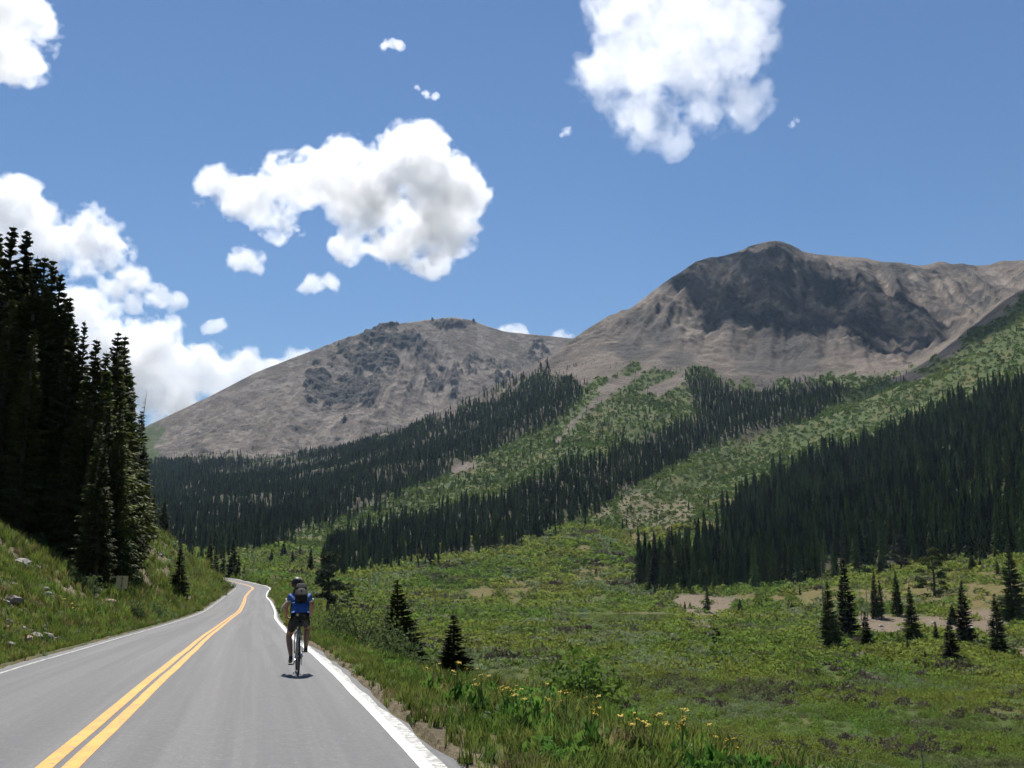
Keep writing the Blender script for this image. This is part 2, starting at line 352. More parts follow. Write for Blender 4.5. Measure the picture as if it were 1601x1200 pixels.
# left mountain, a sheet of its own farther off
LM = [(60,735),(150,705),(215,672),(240,660),(262,650),(330,618),(400,582),(480,551),(540,529),(600,509),(640,504),(680,498),(708,495),(735,500),(765,511),(790,518),(850,524),(885,528),(940,532),(1010,560),(1100,600)]
NA, NB = 640, 300
ug = np.linspace(60, 1100, NA); sky_v = np.interp(ug, [a for a, b in LM], [b for a, b in LM]); sky_v = np.convolve(np.pad(sky_v, 7, 'edge'), ker[2:-2]/ker[2:-2].sum(), 'valid')
tt = np.linspace(0, 1.3, NB)
UG, TT = np.meshgrid(ug, tt, indexing='ij'); SKV = sky_v[:, None]+0*TT
dsk = np.interp(ug, [60, 215, 500, 708, 900, 1100], [2450, 2500, 2650, 2800, 2850, 2900])[:, None]+0*TT
vb = 790.0; Rg = 1900+(dsk-1900)*TT
fv = np.interp(TT, [0, .25, .55, .8, 1.0], [0, .19, .47, .74, 1.0])
X1, Y1, Zs = at_range(UG, SKV, dsk); Zb = at_range(UG, np.full_like(UG, vb), np.full_like(UG, 1900.0))[2]
LZ = Zb+(Zs-Zb)*fv - np.maximum(TT-1, 0)*900
aa, yy, _ = ray(UG, SKV); hh = np.hypot(aa, yy); LX = aa/hh*Rg; LY = yy/hh*Rg
w2 = fbm(LX/300, LY/300, 3, 160)*2.2
pu0, pv0, _ = project(LX, LY, LZ); fan2 = np.arctan2(pu0-690, np.maximum(pv0-330, 40)); ribs2 = fbm(fan2*7+w2*.35, TT*1.3, 4, 161, gain=.38, ridged=True); fine2 = fbm(LX/34, LY/34, 5, 163, gain=.55, ridged=True)
mid = smooth(.12, .45, TT)*(1-.93*smooth(.75, .98, TT)*smooth(1.2, 1.02, TT))
outc = np.zeros_like(UG)
for cu, cv, ru, rv, ww in ((500,610,34,40,1),(560,600,40,46,1),(585,560,50,34,1),(540,545,40,22,.7),(610,525,60,16,.8),(690,590,40,34,.9),(730,575,50,20,.7),(640,535,50,20,.8),(780,585,30,16,.7),(845,545,22,18,.8),(700,505,40,9,.9),(520,650,30,18,.6),(600,510,40,10,.8)):
    pu, pv, _ = project(LX, LY, LZ); outc = np.maximum(outc, ww*np.exp(-((pu-cu)/ru)**2-((pv-cv)/rv)**2))
nz2 = fbm(LX/48+fan2*2, LY/48, 6, 171, gain=.66); streak2 = fbm(fan2*24+w2*.5, TT*2.5, 4, 172, gain=.55, ridged=True); nz2 = nz2*.40+streak2*.12+.48*fbm(LX/26+w2*3, LZ/20+fan2*8, 5, 174, gain=.62)
rock2 = smooth(.55, .64, outc**.6*.30+nz2*.72)*smooth(.08, .3, outc)
rock2 = np.maximum(rock2, .6*smooth(.60, .70, nz2)*mid)
LZ = LZ+mid*((ribs2-.6)*42+(fine2-.6)*8)+rock2*(4+20*(fbm(LX/20, LZ/13, 4, 175, gain=.6, ridged=True)-.45))+mid*(streak2-.6)*8*np.clip(mid*1.4, .04, 1)
PLU, PLV, _ = project(LX, LY, LZ)
scr2 = smooth(-8, 8, 45*(fbm(UG/20, PLV/14, 4, 180)-.5)+np.minimum(PLU-235, 900)+(-12))*1.0
scr2 = np.maximum(scr2, smooth(-6, 6, (PLV-(668-(PLU-215)*.3))*-1+4))
me = sheet('mountain_left', 0, NA, 0, NB, M_GROUND, G=(LX, LY, LZ), attrs={'litter': np.zeros_like(UG), 'chute': smooth(.50, .42, nz2)*smooth(.05, .2, TT), 'scree': scr2, 'dirt': np.zeros_like(UG), 'dry': np.zeros_like(UG), 'rock': np.clip(rock2, 0, 1)})
tag(me, 'rounded grey scree mountain with dark rock outcrops on the left', kind='structure')

# ------------------------------------------------------------------ road
def mat_asphalt():
    g = NT('asphalt'); p = g.pos(); uvn = g.at('across')
    fine_ = g.noise(p, 60, 3, .7); mid_ = g.noise(p, .8, 5); rv = g.n('ShaderNodeCombineXYZ', {'X': uvn, 'Y': g.math('MULTIPLY', g.at('along'), .012)}).outputs[0]; big = g.noise(rv, 1.6, 5, .6)
    c = g.mix(g.ramp(fine_, .25, .75), (.118, .118, .119), (.190, .188, .185))
    c = g.mix(g.math('MULTIPLY', g.ramp(big, .40, .60), .6), c, (.100, .101, .104))
    c = g.mix(g.math('MULTIPLY', g.ramp(g.noise(rv, 4.5, 4, .6), .52, .70), .35), c, (.20, .192, .18))
    trk = g.math('MULTIPLY', g.ramp(g.math('ABSOLUTE', g.math('SUBTRACT', g.math('ABSOLUTE', uvn), 1.55)), .75, .2), .18)
    c = g.mix(trk, c, (.115, .115, .120))
    agg = g.noise(p, 16, 3, .75); c = g.mix(g.math('MULTIPLY', g.ramp(agg, .52, .72), .35), c, (.27, .262, .25)); c = g.mix(g.math('MULTIPLY', g.ramp(agg, .46, .28), .35), c, (.075, .075, .078))
    wv = g.n('ShaderNodeVectorMath', {0: p, 1: g.n('ShaderNodeTexNoise', {'Vector': p, 'Scale': .9, 'Detail': 4}).outputs['Color']}, operation='ADD').outputs[0]
    crk = g.n('ShaderNodeTexVoronoi', {'Vector': wv, 'Scale': .23}, feature='DISTANCE_TO_EDGE').outputs['Distance']
    c = g.mix(g.math('MULTIPLY', g.math('MULTIPLY', g.ramp(crk, .0075, .003), g.ramp(g.noise(p, .09, 2), .50, .58)), .75), c, (.035, .035, .037))
    spk = g.n('ShaderNodeTexVoronoi', {'Vector': p, 'Scale': 5.0}).outputs['Distance']
    c = g.mix(g.math('MULTIPLY', g.math('LESS_THAN', spk, .035), .5), c, (.05, .05, .05))
    bm = g.n('ShaderNodeBump', {'Height': fine_, 'Strength': .35, 'Distance': .01})
    b = g.n('ShaderNodeBsdfPrincipled', {'Base Color': c, 'Roughness': .82, 'Specular IOR Level': .3, 'Normal': bm.outputs[0]})
    return g.surf(b.outputs[0])
def mat_paint(name, c1, c2, wear):
    g = NT(name); p = g.pos()
    n = g.noise(p, 14, 5, .7); n2 = g.noise(p, 2.2, 4)
    c = g.mix(g.ramp(n2, .3, .7), c1, c2)
    c = g.mix(g.math('MULTIPLY', g.ramp(n, wear, wear+.08), .8), c, (.19, .185, .175))
    b = g.n('ShaderNodeBsdfPrincipled', {'Base Color': c, 'Roughness': .75})
    return g.surf(b.outputs[0])
M_ASPH = mat_asphalt(); M_YEL = mat_paint('yellow_paint', (.74, .36, .050), (.62, .29, .040), .53); M_WHITE = mat_paint('white_paint', (.78, .78, .75), (.66, .66, .62), .60); M_WORN = mat_paint('worn_white_paint', (.58, .58, .54), (.42, .42, .39), .46)
def ribbon(name, offs, mat, dz, lo=0, hi=None, jit=None, parent=None):
    hi = hi or len(RC); P = RC[lo:hi]; Nn = RN[lo:hi]; V = []; ac = []
    for k, of in enumerate(offs):
        o = of+(jit[k][lo:hi] if jit is not None and jit[k] is not None else 0)
        o = np.broadcast_to(o, len(P)); zz = P[:, 2]+dz-0.012*np.abs(o)
        V.append(np.stack([P[:, 0]+Nn[:, 0]*o, P[:, 1]+Nn[:, 1]*o, zz], 1)); ac.append(o)
    n = len(P); k = len(offs); V = np.stack(V, 1).reshape(-1, 3); I = np.arange(n*k).reshape(n, k)
    F = np.stack([I[:-1, :-1], I[:-1, 1:], I[1:, 1:], I[1:, :-1]], -1).reshape(-1, 4)
    me = mk_mesh(name, V, F, mat, True); attr(me, 'across', np.stack(ac, 1).ravel()); attr(me, 'along', np.repeat(arc[lo:hi], k)); return link(name, me, parent)
jr = (fbm(arc/1.1, arc*0+3, 4, 5)-.5)*.26; jl = (fbm(arc/1.3, arc*0+9, 4, 6)-.5)*.36
road = ribbon('road', [-3.40, -3.1, -1.5, 0, 1.5, 3.1, 3.30], M_ASPH, 0.0, jit=[jl, None, None, None, None, None, jr])
tag(road, 'two-lane grey asphalt mountain road curving away', kind='structure')
wob = (fbm(arc/3, arc*0, 3, 2)-.5)*.03
for a, b in ((-.18, -.035), (.035, .18)): ribbon('yellow_line', [a, b], M_YEL, .004, jit=[wob, wob], parent=road)
e1 = (fbm(arc/2.0, arc*0+1, 3, 12)-.5)*.04; e2 = (fbm(arc/1.2, arc*0+5, 4, 13)-.5)*.14
ribbon('white_edge_line', [2.98, 3.10], M_WHITE, .004, jit=[e1, e1], parent=road); ribbon('worn_edge_line', [3.10, 3.18], M_WORN, .004, jit=[e1, e2+.02], parent=road)
ribbon('white_edge_line', [-3.07, -2.995], M_WORN, .004, jit=[e1*.7, e1*.7], parent=road)
HAZE_DENS = 3.5e-5

# ------------------------------------------------------------------ clouds (closed bodies of white vapour, well above the haze)
import openvdb as vdb
def vnoise3(x, y, z, seed):
    ix, iy, iz = np.floor(x), np.floor(y), np.floor(z); fx, fy, fz = x-ix, y-iy, z-iz
    fx, fy, fz = (f*f*(3-2*f) for f in (fx, fy, fz)); ix, iy, iz = (a.astype(np.int64) for a in (ix, iy, iz)); r = 0
    for a in (0, 1):
        for b in (0, 1):
            for c in (0, 1):
                r = r+hash2(ix+a+(iz+c)*57, iy+b+(iz+c)*131, seed)*(fx if a else 1-fx)*(fy if b else 1-fy)*(fz if c else 1-fz)
    return r
def fbm3(x, y, z, oct, seed, gain=.55, ridged=False):
    s = 0; amp = 1; tot = 0
    for i in range(oct):
        n = vnoise3(x*2**i+i*7.7, y*2**i+i*3.3, z*2**i, seed+i*13)
        if ridged: n = 1-abs(2*n-1)
        s = s+amp*n; tot += amp; amp *= gain
    return s/tot
def mat_cloud(dens):
    g = NT('cloud_vapour')
    sc = g.n('ShaderNodeVolumeScatter', {'Color': (.995, .995, .995, 1), 'Density': dens, 'Anisotropy': .55})
    g.t.links.new(sc.outputs[0], g.out.inputs['Volume']); g.m.cycles.homogeneous_volume = True
    return g.m
def cloud_mats(k): return [mat_cloud(.006*k), mat_cloud(.0035*k), mat_cloud(.0055*k)]
def cloud(label, dist, blobs, vox=3.2, wob=1.0, seed=1, thick=1.0):
    B = np.array(blobs, float); mg = B[:, 2].max()*.35+16
    u0, u1 = (B[:, 0]-B[:, 2]).min()-mg, (B[:, 0]+B[:, 2]).max()+mg; v0, v1 = (B[:, 1]-B[:, 2]).min()-mg, (B[:, 1]+B[:, 2]).max()+mg
    dp = B[:, 2].max()*thick+mg
    gx = np.arange(u0, u1, vox); gy = np.arange(-dp, dp, vox*1.5); gz = np.arange(v0, v1, vox)
    X, Y, Zz = np.meshgrid(gx, gy, gz, indexing='ij'); f = np.full(X.shape, -1e9, np.float32)
    f = np.zeros(X.shape, np.float32)
    for bu, bv, br in blobs:
        f += np.exp(-2.3*2*((X-bu)**2+(Y/thick)**2+(Zz-bv)**2)/(1.32*br)**2).astype(np.float32)
    f = np.minimum(np.sqrt(np.maximum(f, 1e-9)), 1.15)-.36
    m = (f > -.34) & (f < .8); xm, ym, zm = X[m], Y[m], Zz[m]
    mxr = B[:, 2].max(); q_ = float(np.clip(24/mxr, 1.0, 3.2)); xs_, ys_, zs_ = xm, ym, zm; xm, ym, zm = xm*q_, ym*q_, zm*q_
    wx = (fbm3(xm/26, ym/26, zm/26, 3, seed+40)-.5)*22; wz = (fbm3(xm/26+7, ym/26, zm/26, 3, seed+41)-.5)*22
    big = fbm3((xm+wx)/48+seed, ym/48, (zm+wz)/48, 2, seed); det = fbm3((xm+wx)/17, ym/17, (zm+wz)/17+seed, 5, seed+5, .66); bil_ = 1-fbm3(xm/30+9, ym/30, zm/30, 3, seed+9, .55, True)
    f[m] += wob*((big-.5)*1.15+(det-.5)*1.25+(bil_-.36)*.35)*smooth(-.34, -.12, f[m])
    f[~m & (f <= -.34)] = -1; f *= 2
    f[0] = f[-1] = -1; f[:, 0] = f[:, -1] = -1; f[:, :, 0] = f[:, :, -1] = -1
    cu, cv = (u0+u1)/2, (v0+v1)/2
    c = np.array([float(q) for q in at_range(cu, cv, dist)]); s = np.linalg.norm(c-np.array([0, 0, CAMZ]))/FPX
    n = (c-np.array([0, 0, CAMZ])); n /= np.linalg.norm(n); rt = np.cross(n, [0, 0, 1]); rt /= np.linalg.norm(rt); upv = np.cross(rt, n)
    k = 1.0/math.hypot(1, math.hypot(cu-CU, cv-CV)/FPX); s = s*k
    g = vdb.FloatGrid(1.0); g.copyFromArray(np.ascontiguousarray(np.clip(-f, -1, 1), dtype=np.float32)); o = None; M_CLOUD = cloud_mats(.42 if dist == 2300 else float(np.clip(4600/dist, .42, 1.0)))
    for iso, nm, mt in ((.13, 'cloud', M_CLOUD[0]), (-.10, 'veil', M_CLOUD[1]), (.45, 'core', M_CLOUD[2])):   # vapour thickens towards the heart
        P, TR, Q = g.convertToPolygons(isovalue=iso if False else -iso, adaptivity=0.0)
        if len(P) == 0: continue
        px = (gx[0]+P[:, 0]*vox-cu)*s; py = (gy[0]+P[:, 1]*vox*1.5)*s; pz = -(gz[0]+P[:, 2]*vox-cv)*s
        W = px[:, None]*rt+py[:, None]*n+pz[:, None]*upv
        F = [Q[:, ::-1]] if len(TR) == 0 else [Q[:, ::-1], TR[:, ::-1]]
        me = mk_mesh(nm, W, F, mt, True)
        if o is None: o = link('cloud', me, loc=tuple(c))
        else: q = link(nm, me, o); q['kind'] = 'stuff'
    return tag(o, label, 'cloud', 'white cumulus clouds') if o else None
CL = [
 ('large white cloud with a grey heart above the rounded left mountain', 5200, [(640,250,62),(700,300,60),(600,310,62),(540,240,32),(560,300,50),(480,290,46),(420,300,44),(365,310,38),(328,306,28),(660,370,48),(700,350,46),(620,380,34),(690,400,24),(545,385,26),(445,348,34),(405,346,24),(735,290,28),(740,340,26)], 1),
 ('brilliant white ragged cloud cut by the top of the picture over the right peak', 2300, [(1000,40,70),(1080,20,80),(1150,50,60),(940,100,56),(1010,120,64),(1090,110,60),(1170,90,40),(990,180,44),(1050,200,36),(1100,180,34),(1160,170,36),(1190,150,24),(1050,232,18),(1195,30,30),(960,20,50)], 2),
 ('white cloud cut by the top left corner of the picture', 3600, [(20,30,60),(-40,20,80),(40,80,36),(10,90,40),(60,30,34),(-60,80,60)], 3),
 ('broad white cloud behind the tops of the left spruces', 6500, [(60,350,44),(20,330,40),(120,370,50),(170,380,40),(90,390,44),(30,390,40),(200,420,30),(180,440,22),(240,455,26),(275,455,16),(210,460,18),(-30,370,50)], 4),
 ('long white cloud bank resting on the left ridge skyline', 9000, [(130,505,42),(170,555,58),(220,590,68),(160,620,66),(260,550,46),(255,518,28),(300,570,36),(260,630,50),(330,560,28),(380,560,26),(340,600,34),(420,560,18),(458,548,24),(430,556,24),(400,585,26),(90,580,50),(200,660,40),(470,545,12)], 5),
 ('small round white cloud low in the blue between the two peaks', 6000, [(490,446,20),(515,442,17),(476,450,12)], 6),
 ('small white cloud hanging under the tail of the large cloud', 5600, [(385,405,26),(368,416,20),(398,420,18)], 7),
 ('thin white wisp of cloud above the large cloud, lower of two', 4800, [(652,138,8),(666,145,9),(680,152,8)], 8),
 ('thin white wisp of cloud above the large cloud, upper of two', 4800, [(600,72,10),(612,70,9),(624,72,9)], 9),
 ('small wisp of cloud beside the ragged white cloud, lower left of it', 3600, [(884,205,10),(878,210,7)], 10),
 ('white cloud top peeping over the saddle beside the left peak', 9500, [(795,522,16),(812,524,16),(780,520,12)], 11),
 ('white cloud top peeping over the saddle below the right peak', 9500, [(880,528,12),(868,530,10),(890,527,8)], 12),
 ('small detached white cloud above the cloud bank, left of the rounded mountain', 8000, [(330,513,12),(345,508,11),(320,517,8)], 13),
 ('tiny wisp of cloud right of the ragged white cloud', 3600, [(1248,190,8),(1240,193,7)], 14),
]
for lab, dist, bl, sd in CL:
    mx = max(b[2] for b in bl)
    cloud(lab, dist, bl, vox=2.6 if mx > 30 else (1.4 if mx > 12 else .8), wob=1.42 if mx > 30 else 1.3, seed=sd*11)

# the cloud whose shadow darkens the right-hand spur stands above the top of the picture
_p = Vector([float(q) for q in at_range(1545, 525, 1200)]); _c = _p+SUNV*((1250-_p.z)/SUNV.z); _u, _v, _ = (float(q) for q in project(*_c))
cloud('white cloud high above the right-hand spur', math.hypot(_c.x, _c.y), [(_u+a, _v+b, c) for a, b, c in ((0, 0, 75), (-70, 10, 55), (70, -8, 60), (135, 5, 55), (-120, 22, 40), (30, 30, 50))], vox=5.0, seed=171)
# ------------------------------------------------------------------ the air of the valley
def haze():
    g = NT('haze_air'); pv_ = g.n('ShaderNodeVolumePrincipled', {'Color': (.55, .74, 1.0, 1), 'Density': HAZE_DENS, 'Anisotropy': .15})
    g.t.links.new(pv_.outputs[0], g.out.inputs['Volume']); g.m.cycles.homogeneous_volume = True
    x, y0, y1, z0, z1 = 4300, -3700, 3900, -620, 800
    V = [(a, b, c) for a in (-x, x) for b in (y0, y1) for c in (z0, z1)]
    F = [(0,1,3,2),(4,6,7,5),(0,4,5,1),(2,3,7,6),(0,2,6,4),(1,5,7,3)]
    tag(link('haze', mk_mesh('haze', V, np.array(F), g.m)), kind='stuff')
if HAZE_DENS > 0: haze()

# ------------------------------------------------------------------ vegetation: materials and prototype meshes
def mat_leaf(name, c1, c2, c3=None, transl=.3, scale=.05, rnd=.25):
    g = NT(name); p = g.pos(); n1 = g.noise(p, scale, 4, .6); n2 = g.noise(p, scale*18, 2)
    c = g.mix(g.ramp(n1, .36, .62), c1, c2)
    if c3: c = g.mix(g.ramp(g.noise(p, scale*2.3, 3, .6), .54, .66), c, c3)
    inf = g.n('ShaderNodeObjectInfo').outputs['Random']
    f = g.math('ADD', g.math('MULTIPLY', inf, rnd*2), 1-rnd)
    f = g.math('MULTIPLY', f, g.math('ADD', g.math('MULTIPLY', n2, .7), .65))
    hs = g.n('ShaderNodeHueSaturation', {'Color': c, 'Value': f, 'Hue': g.math('ADD', g.math('MULTIPLY', inf, .03), .485)}).outputs[0]
    d = g.n('ShaderNodeBsdfPrincipled', {'Base Color': hs, 'Roughness': .7, 'Specular IOR Level': .10}); t = g.n('ShaderNodeBsdfTranslucent', {'Color': hs})
    return g.surf(g.n('ShaderNodeMixShader', {0: transl, 1: d.outputs[0], 2: t.outputs[0]}).outputs[0])
M_NEEDLE = mat_leaf('spruce_needles', (.046, .062, .017), (.086, .098, .026), transl=.28, scale=.12, rnd=.7)
M_NEEDLE2 = mat_leaf('forest_needles', (.052, .074, .020), (.100, .120, .032), transl=.28, scale=.03, rnd=.75)
M_PINE = mat_leaf('pine_needles', (.045, .068, .024), (.070, .085, .030), transl=.25, scale=.2)
M_BARK = simple('bark', (.085, .068, .055), .9, var=.4, scale=3, bump=.4)
M_DEAD = simple('dead_wood', (.24, .215, .19), .85, var=.25, scale=3, bump=.4)
M_DRYN = mat_leaf('dying_needles', (.075, .062, .048), (.045, .052, .03), transl=.1, scale=.3)
M_WILLOW = mat_leaf('willow_leaves', (.120, .190, .034), (.200, .232, .044), (.140, .160, .070), .48, .018, .25)
M_SAGE = mat_leaf('grey_willow_leaves', (.150, .205, .085), (.205, .245, .120), None, .4, .05, .2)
M_TWIG = mat_leaf('bare_twigs', (.150, .118, .098), (.115, .105, .062), None, .2, .08, .25)
M_SHRUB = mat_leaf('slope_shrub_leaves', (.070, .120, .026), (.108, .150, .032), (.050, .080, .022), .45, .012, .35)
M_BUSH = mat_leaf('roadside_willow_leaves', (.070, .110, .035), (.105, .145, .055), None, .4, .9, .2)
M_GRASS = mat_leaf('grass_blades', (.095, .155, .028), (.160, .190, .042), (.215, .170, .085), .45, .45, .35)
M_HERB = mat_leaf('herb_leaves', (.080, .185, .032), (.130, .225, .042), None, .48, .6, .2)
def tri_soup(A, B, C):
    n = len(A); V = np.stack([A, B, C], 1).reshape(-1, 3); return V, np.arange(3*n).reshape(n, 3)
def spruce_near(seed, h=16.0, rad=2.3, tiers=46, nb=8, base=.06, sparse=0.0, slim=.85, fat=1.0):
    r = np.random.default_rng(seed); A, B, C = [], [], []
    lop = r.uniform(.75, 1.2, 12)
    for k in range(tiers):
        f = base+(1-base)*((k+r.uniform(-.3, .3))/tiers); f = min(max(f, base), .995); z = f*h
        env = rad*((1-f)**slim)*(.72+.28*smooth(base, base+.12, f))+.035
        for b in range(nb if f < .85 else nb-3):
            if r.random() < sparse: continue
            ph = r.uniform(0, 2*math.pi); L = env*r.uniform(.55, 1.12)*lop[int(ph/(2*math.pi)*12) % 12]
            el = math.radians(-28+55*f+r.uniform(-10, 10)); d = np.array([math.cos(ph)*math.cos(el), math.sin(ph)*math.cos(el), math.sin(el)]); sd = np.array([-math.sin(ph), math.cos(ph), 0])
            nt = max(2, min(6, int(L/.34)))
            for q in range(nt):
                t = .22+.78*(q+.5)/nt; p = np.array([0, 0, z])+d*L*t+np.array([0, 0, .16*L*t*t]); l = (.34*L*(1.15-t)+.16)*r.uniform(.7, 1.25); w = (.07+.05*L*(1-t))*fat
                for sg in (-1, 1):
                    tip = p+(d*.75+sd*sg*.8)*l+np.array([0, 0, -r.uniform(.12, .42)*l]); A.append(p-d*w); B.append(p+d*w+np.array([0, 0, r.uniform(-.04, .08)])); C.append(tip)
                A.append(p-d*w*1.5); B.append(p+d*w*1.5); C.append(p+d*.2*l+np.array([0, 0, -l*r.uniform(.5, .95)])+sd*r.uniform(-.1, .1))
            tp = np.array([0, 0, z])+d*L*1.02+np.array([0, 0, .16*L]); A.append(np.array([0, 0, z])+sd*.06); B.append(np.array([0, 0, z])-sd*.06); C.append(tp)
    for k in range(5):
        ph = k*1.3; A.append(np.array([.05*math.cos(ph), .05*math.sin(ph), h*.94])); B.append(np.array([-.05*math.cos(ph), -.05*math.sin(ph), h*.95])); C.append(np.array([0, 0, h*(.99+.005*k)]))
    return tri_soup(np.array(A), np.array(B), np.array(C))
def spruce_tiers(seed, tiers=15, spikes=9, slim=.9, rad=.15, base=.04):   # unit height
    r = np.random.default_rng(seed); V, F = [], []
    for k in range(tiers):
        f = base+(1-base)*(k/tiers)**.92; R = rad*((1-f)**slim)+.006; dz = (1-base)/tiers*r.uniform(1.3, 2.1); n = spikes*2; b = len(V); rot = r.uniform(0, 6.28)
        ox, oy = r.uniform(-.06, .06, 2)*R
        V.append((ox*.3, oy*.3, min(f+dz, 1.0)))
        for i in range(n):
            q = r.uniform(.78, 1.3) if i % 2 == 0 else r.uniform(.30, .62)
            a = rot+2*math.pi*i/n+r.uniform(-.12, .12); V.append((ox+R*q*math.cos(a), oy+R*q*math.sin(a), f-(.018+.12*R)*(q-.5)*1.6+r.uniform(-.008, .008)))
        for i in range(n): F.append((b, b+1+i, b+1+(i+1) % n))
    return np.array(V), np.array(F)
def tube(P, R, n=7):
    P = np.array(P, float); V = []; F = []
    for i, p in enumerate(P):
        d = P[min(i+1, len(P)-1)]-P[max(i-1, 0)]; d /= np.linalg.norm(d)+1e-9
        a = np.cross(d, [0.3, 1, .2]); a /= np.linalg.norm(a); b = np.cross(d, a)
        for k in range(n): t = 2*math.pi*k/n; V.append(p+R[i]*(math.cos(t)*a+math.sin(t)*b))
    for i in range(len(P)-1):
        for k in range(n): F.append((i*n+k, i*n+(k+1) % n, (i+1)*n+(k+1) % n, (i+1)*n+k))
    m = len(V); V += [P[0], P[-1]]; T3 = [(m, (k+1) % n, k) for k in range(n)]+[(m+1, (len(P)-1)*n+k, (len(P)-1)*n+(k+1) % n) for k in range(n)]
    return np.array(V), F, T3
def merge(parts):                               # [(V, faces...)] -> V, [quads, tris]
    V, Q, Tt = [], [], []; o = 0
    for p in parts:
        V.append(p[0])
        for fs in p[1:]:
            for f in fs: (Q if len(f) == 4 else Tt).append(tuple(int(i)+o for i in f))
        o += len(p[0])
    return np.concatenate(V), [np.array(Q, int).reshape(-1, 4), np.array(Tt, int).reshape(-1, 3)]
def leaf_ball(seed, n, rx=1.0, rz=.7, leaf=.16, quad=True, up=.25, hollow=.55):
    r = np.random.default_rng(seed); d = r.normal(size=(n, 3)); d /= np.linalg.norm(d, axis=1)[:, None]; d[:, 2] = np.abs(d[:, 2])*1.0-.12
    lump = 1+.28*np.sin(d[:, 0]*5+seed)*np.cos(d[:, 1]*4.3+seed*2)+.12*np.sin(d[:, 0]*11+d[:, 1]*9)
    c = d*(hollow+(1-hollow)*r.random(n)**.6)[:, None]*lump[:, None]*np.array([rx, rx, rz]); c[:, 2] = np.maximum(c[:, 2], .02)+.02
    a = r.normal(size=(n, 3)); a[:, 2] += up*2; a /= np.linalg.norm(a, axis=1)[:, None]; b = np.cross(a, r.normal(size=(n, 3))); b /= np.linalg.norm(b, axis=1)[:, None]
    s = leaf*r.uniform(.6, 1.4, n)[:, None]
    if quad:
        V = np.stack([c-a*s, c+b*s*.38, c+a*s, c-b*s*.38], 1).reshape(-1, 3); F = np.arange(4*n).reshape(n, 4)
    else: V = np.stack([c-a*s*.6-b*s*.4, c+b*s*.5-a*s*.5, c+a*s], 1).reshape(-1, 3); F = np.arange(3*n).reshape(n, 3)
    return V, F
def tuft(seed, n=26, h=.34, spread=.12, w=.009):
    r = np.random.default_rng(seed); V, F = [], []
    for i in range(n):
        a = r.uniform(0, 6.28); b = r.uniform(0, spread); hh = h*r.uniform(.45, 1.15); ln = r.uniform(.1, .55)*hh; q = r.uniform(0, 6.28)
        p0 = np.array([b*math.cos(a), b*math.sin(a), -.02]); dr = np.array([math.cos(q), math.sin(q), 0]); sd = np.array([-math.sin(q), math.cos(q), 0])*w
        p1 = p0+dr*ln*.35+np.array([0, 0, hh*.62]); p2 = p0+dr*ln+np.array([0, 0, hh*.95]); o = len(V)
        V += [p0-sd, p0+sd, p1+sd*.8, p1-sd*.8, p2]; F += [(o, o+1, o+2, o+3), (o+3, o+2, o+4)]
    return merge([(np.array(V), F)])
# instanced ground cover: one object, points carry rotation / scale / variant
def scatter(name, protos, P, rot, scl, vid, label):
    if len(P) == 0: return
    cc = bpy.data.collections.new(name+'_kinds')
    for i, m in enumerate(protos): cc.objects.link(bpy.data.objects.new(f'{name}_kind_{chr(97+i)}', m))
    me = bpy.data.meshes.new(name); me.vertices.add(len(P)); me.vertices.foreach_set('co', np.asarray(P, np.float32).ravel())
    a = me.attributes.new('rot', 'FLOAT_VECTOR', 'POINT'); a.data.foreach_set('vector', np.asarray(rot, np.float32).ravel())
    a = me.attributes.new('scl', 'FLOAT_VECTOR', 'POINT'); a.data.foreach_set('vector', np.asarray(scl, np.float32).ravel())
    a = me.attributes.new('vid', 'INT', 'POINT'); a.data.foreach_set('value', np.asarray(vid, np.int32))
    o = link(name, me); tag(o, label, kind='stuff')
    ng = bpy.data.node_groups.new(name, 'GeometryNodeTree'); ng.interface.new_socket('Geometry', in_out='INPUT', socket_type='NodeSocketGeometry'); ng.interface.new_socket('Geometry', in_out='OUTPUT', socket_type='NodeSocketGeometry')
    N = ng.nodes; gi = N.new('NodeGroupInput'); go = N.new('NodeGroupOutput'); ip = N.new('GeometryNodeInstanceOnPoints'); ci = N.new('GeometryNodeCollectionInfo')
    ci.inputs['Collection'].default_value = cc; ci.inputs['Separate Children'].default_value = True; ci.inputs['Reset Children'].default_value = True
    def na(nm, t): q = N.new('GeometryNodeInputNamedAttribute'); q.data_type = t; q.inputs['Name'].default_value = nm; return q.outputs[0]
    Lk = ng.links.new; Lk(gi.outputs[0], ip.inputs['Points']); Lk(ci.outputs[0], ip.inputs['Instance']); ip.inputs['Pick Instance'].default_value = True
    Lk(na('vid', 'INT'), ip.inputs['Instance Index']); Lk(na('rot', 'FLOAT_VECTOR'), ip.inputs['Rotation']); Lk(na('scl', 'FLOAT_VECTOR'), ip.inputs['Scale']); Lk(ip.outputs[0], go.inputs[0])
    md = o.modifiers.new('scatter', 'NODES'); md.node_group = ng
    return o
def hit(u, v, rmin=6.0):                         # first point of the ground seen through a pixel
    a, y, z = (float(q) for q in ray(u, v)); h = math.hypot(a, y); k = z/h
    R = np.exp(np.linspace(math.log(rmin), math.log(2600), 3000)); zz = hz(a/h*R, y/h*R)
    i = int(np.argmax(zz >= CAMZ+R*k)); r = R[i]
    return a/h*r, y/h*r, float(zz[i])
def at_depth(u, d):                              # ground under a column at depth d
    x = (u-CU)/FPX*d; return x, d, float(hz(x, d))

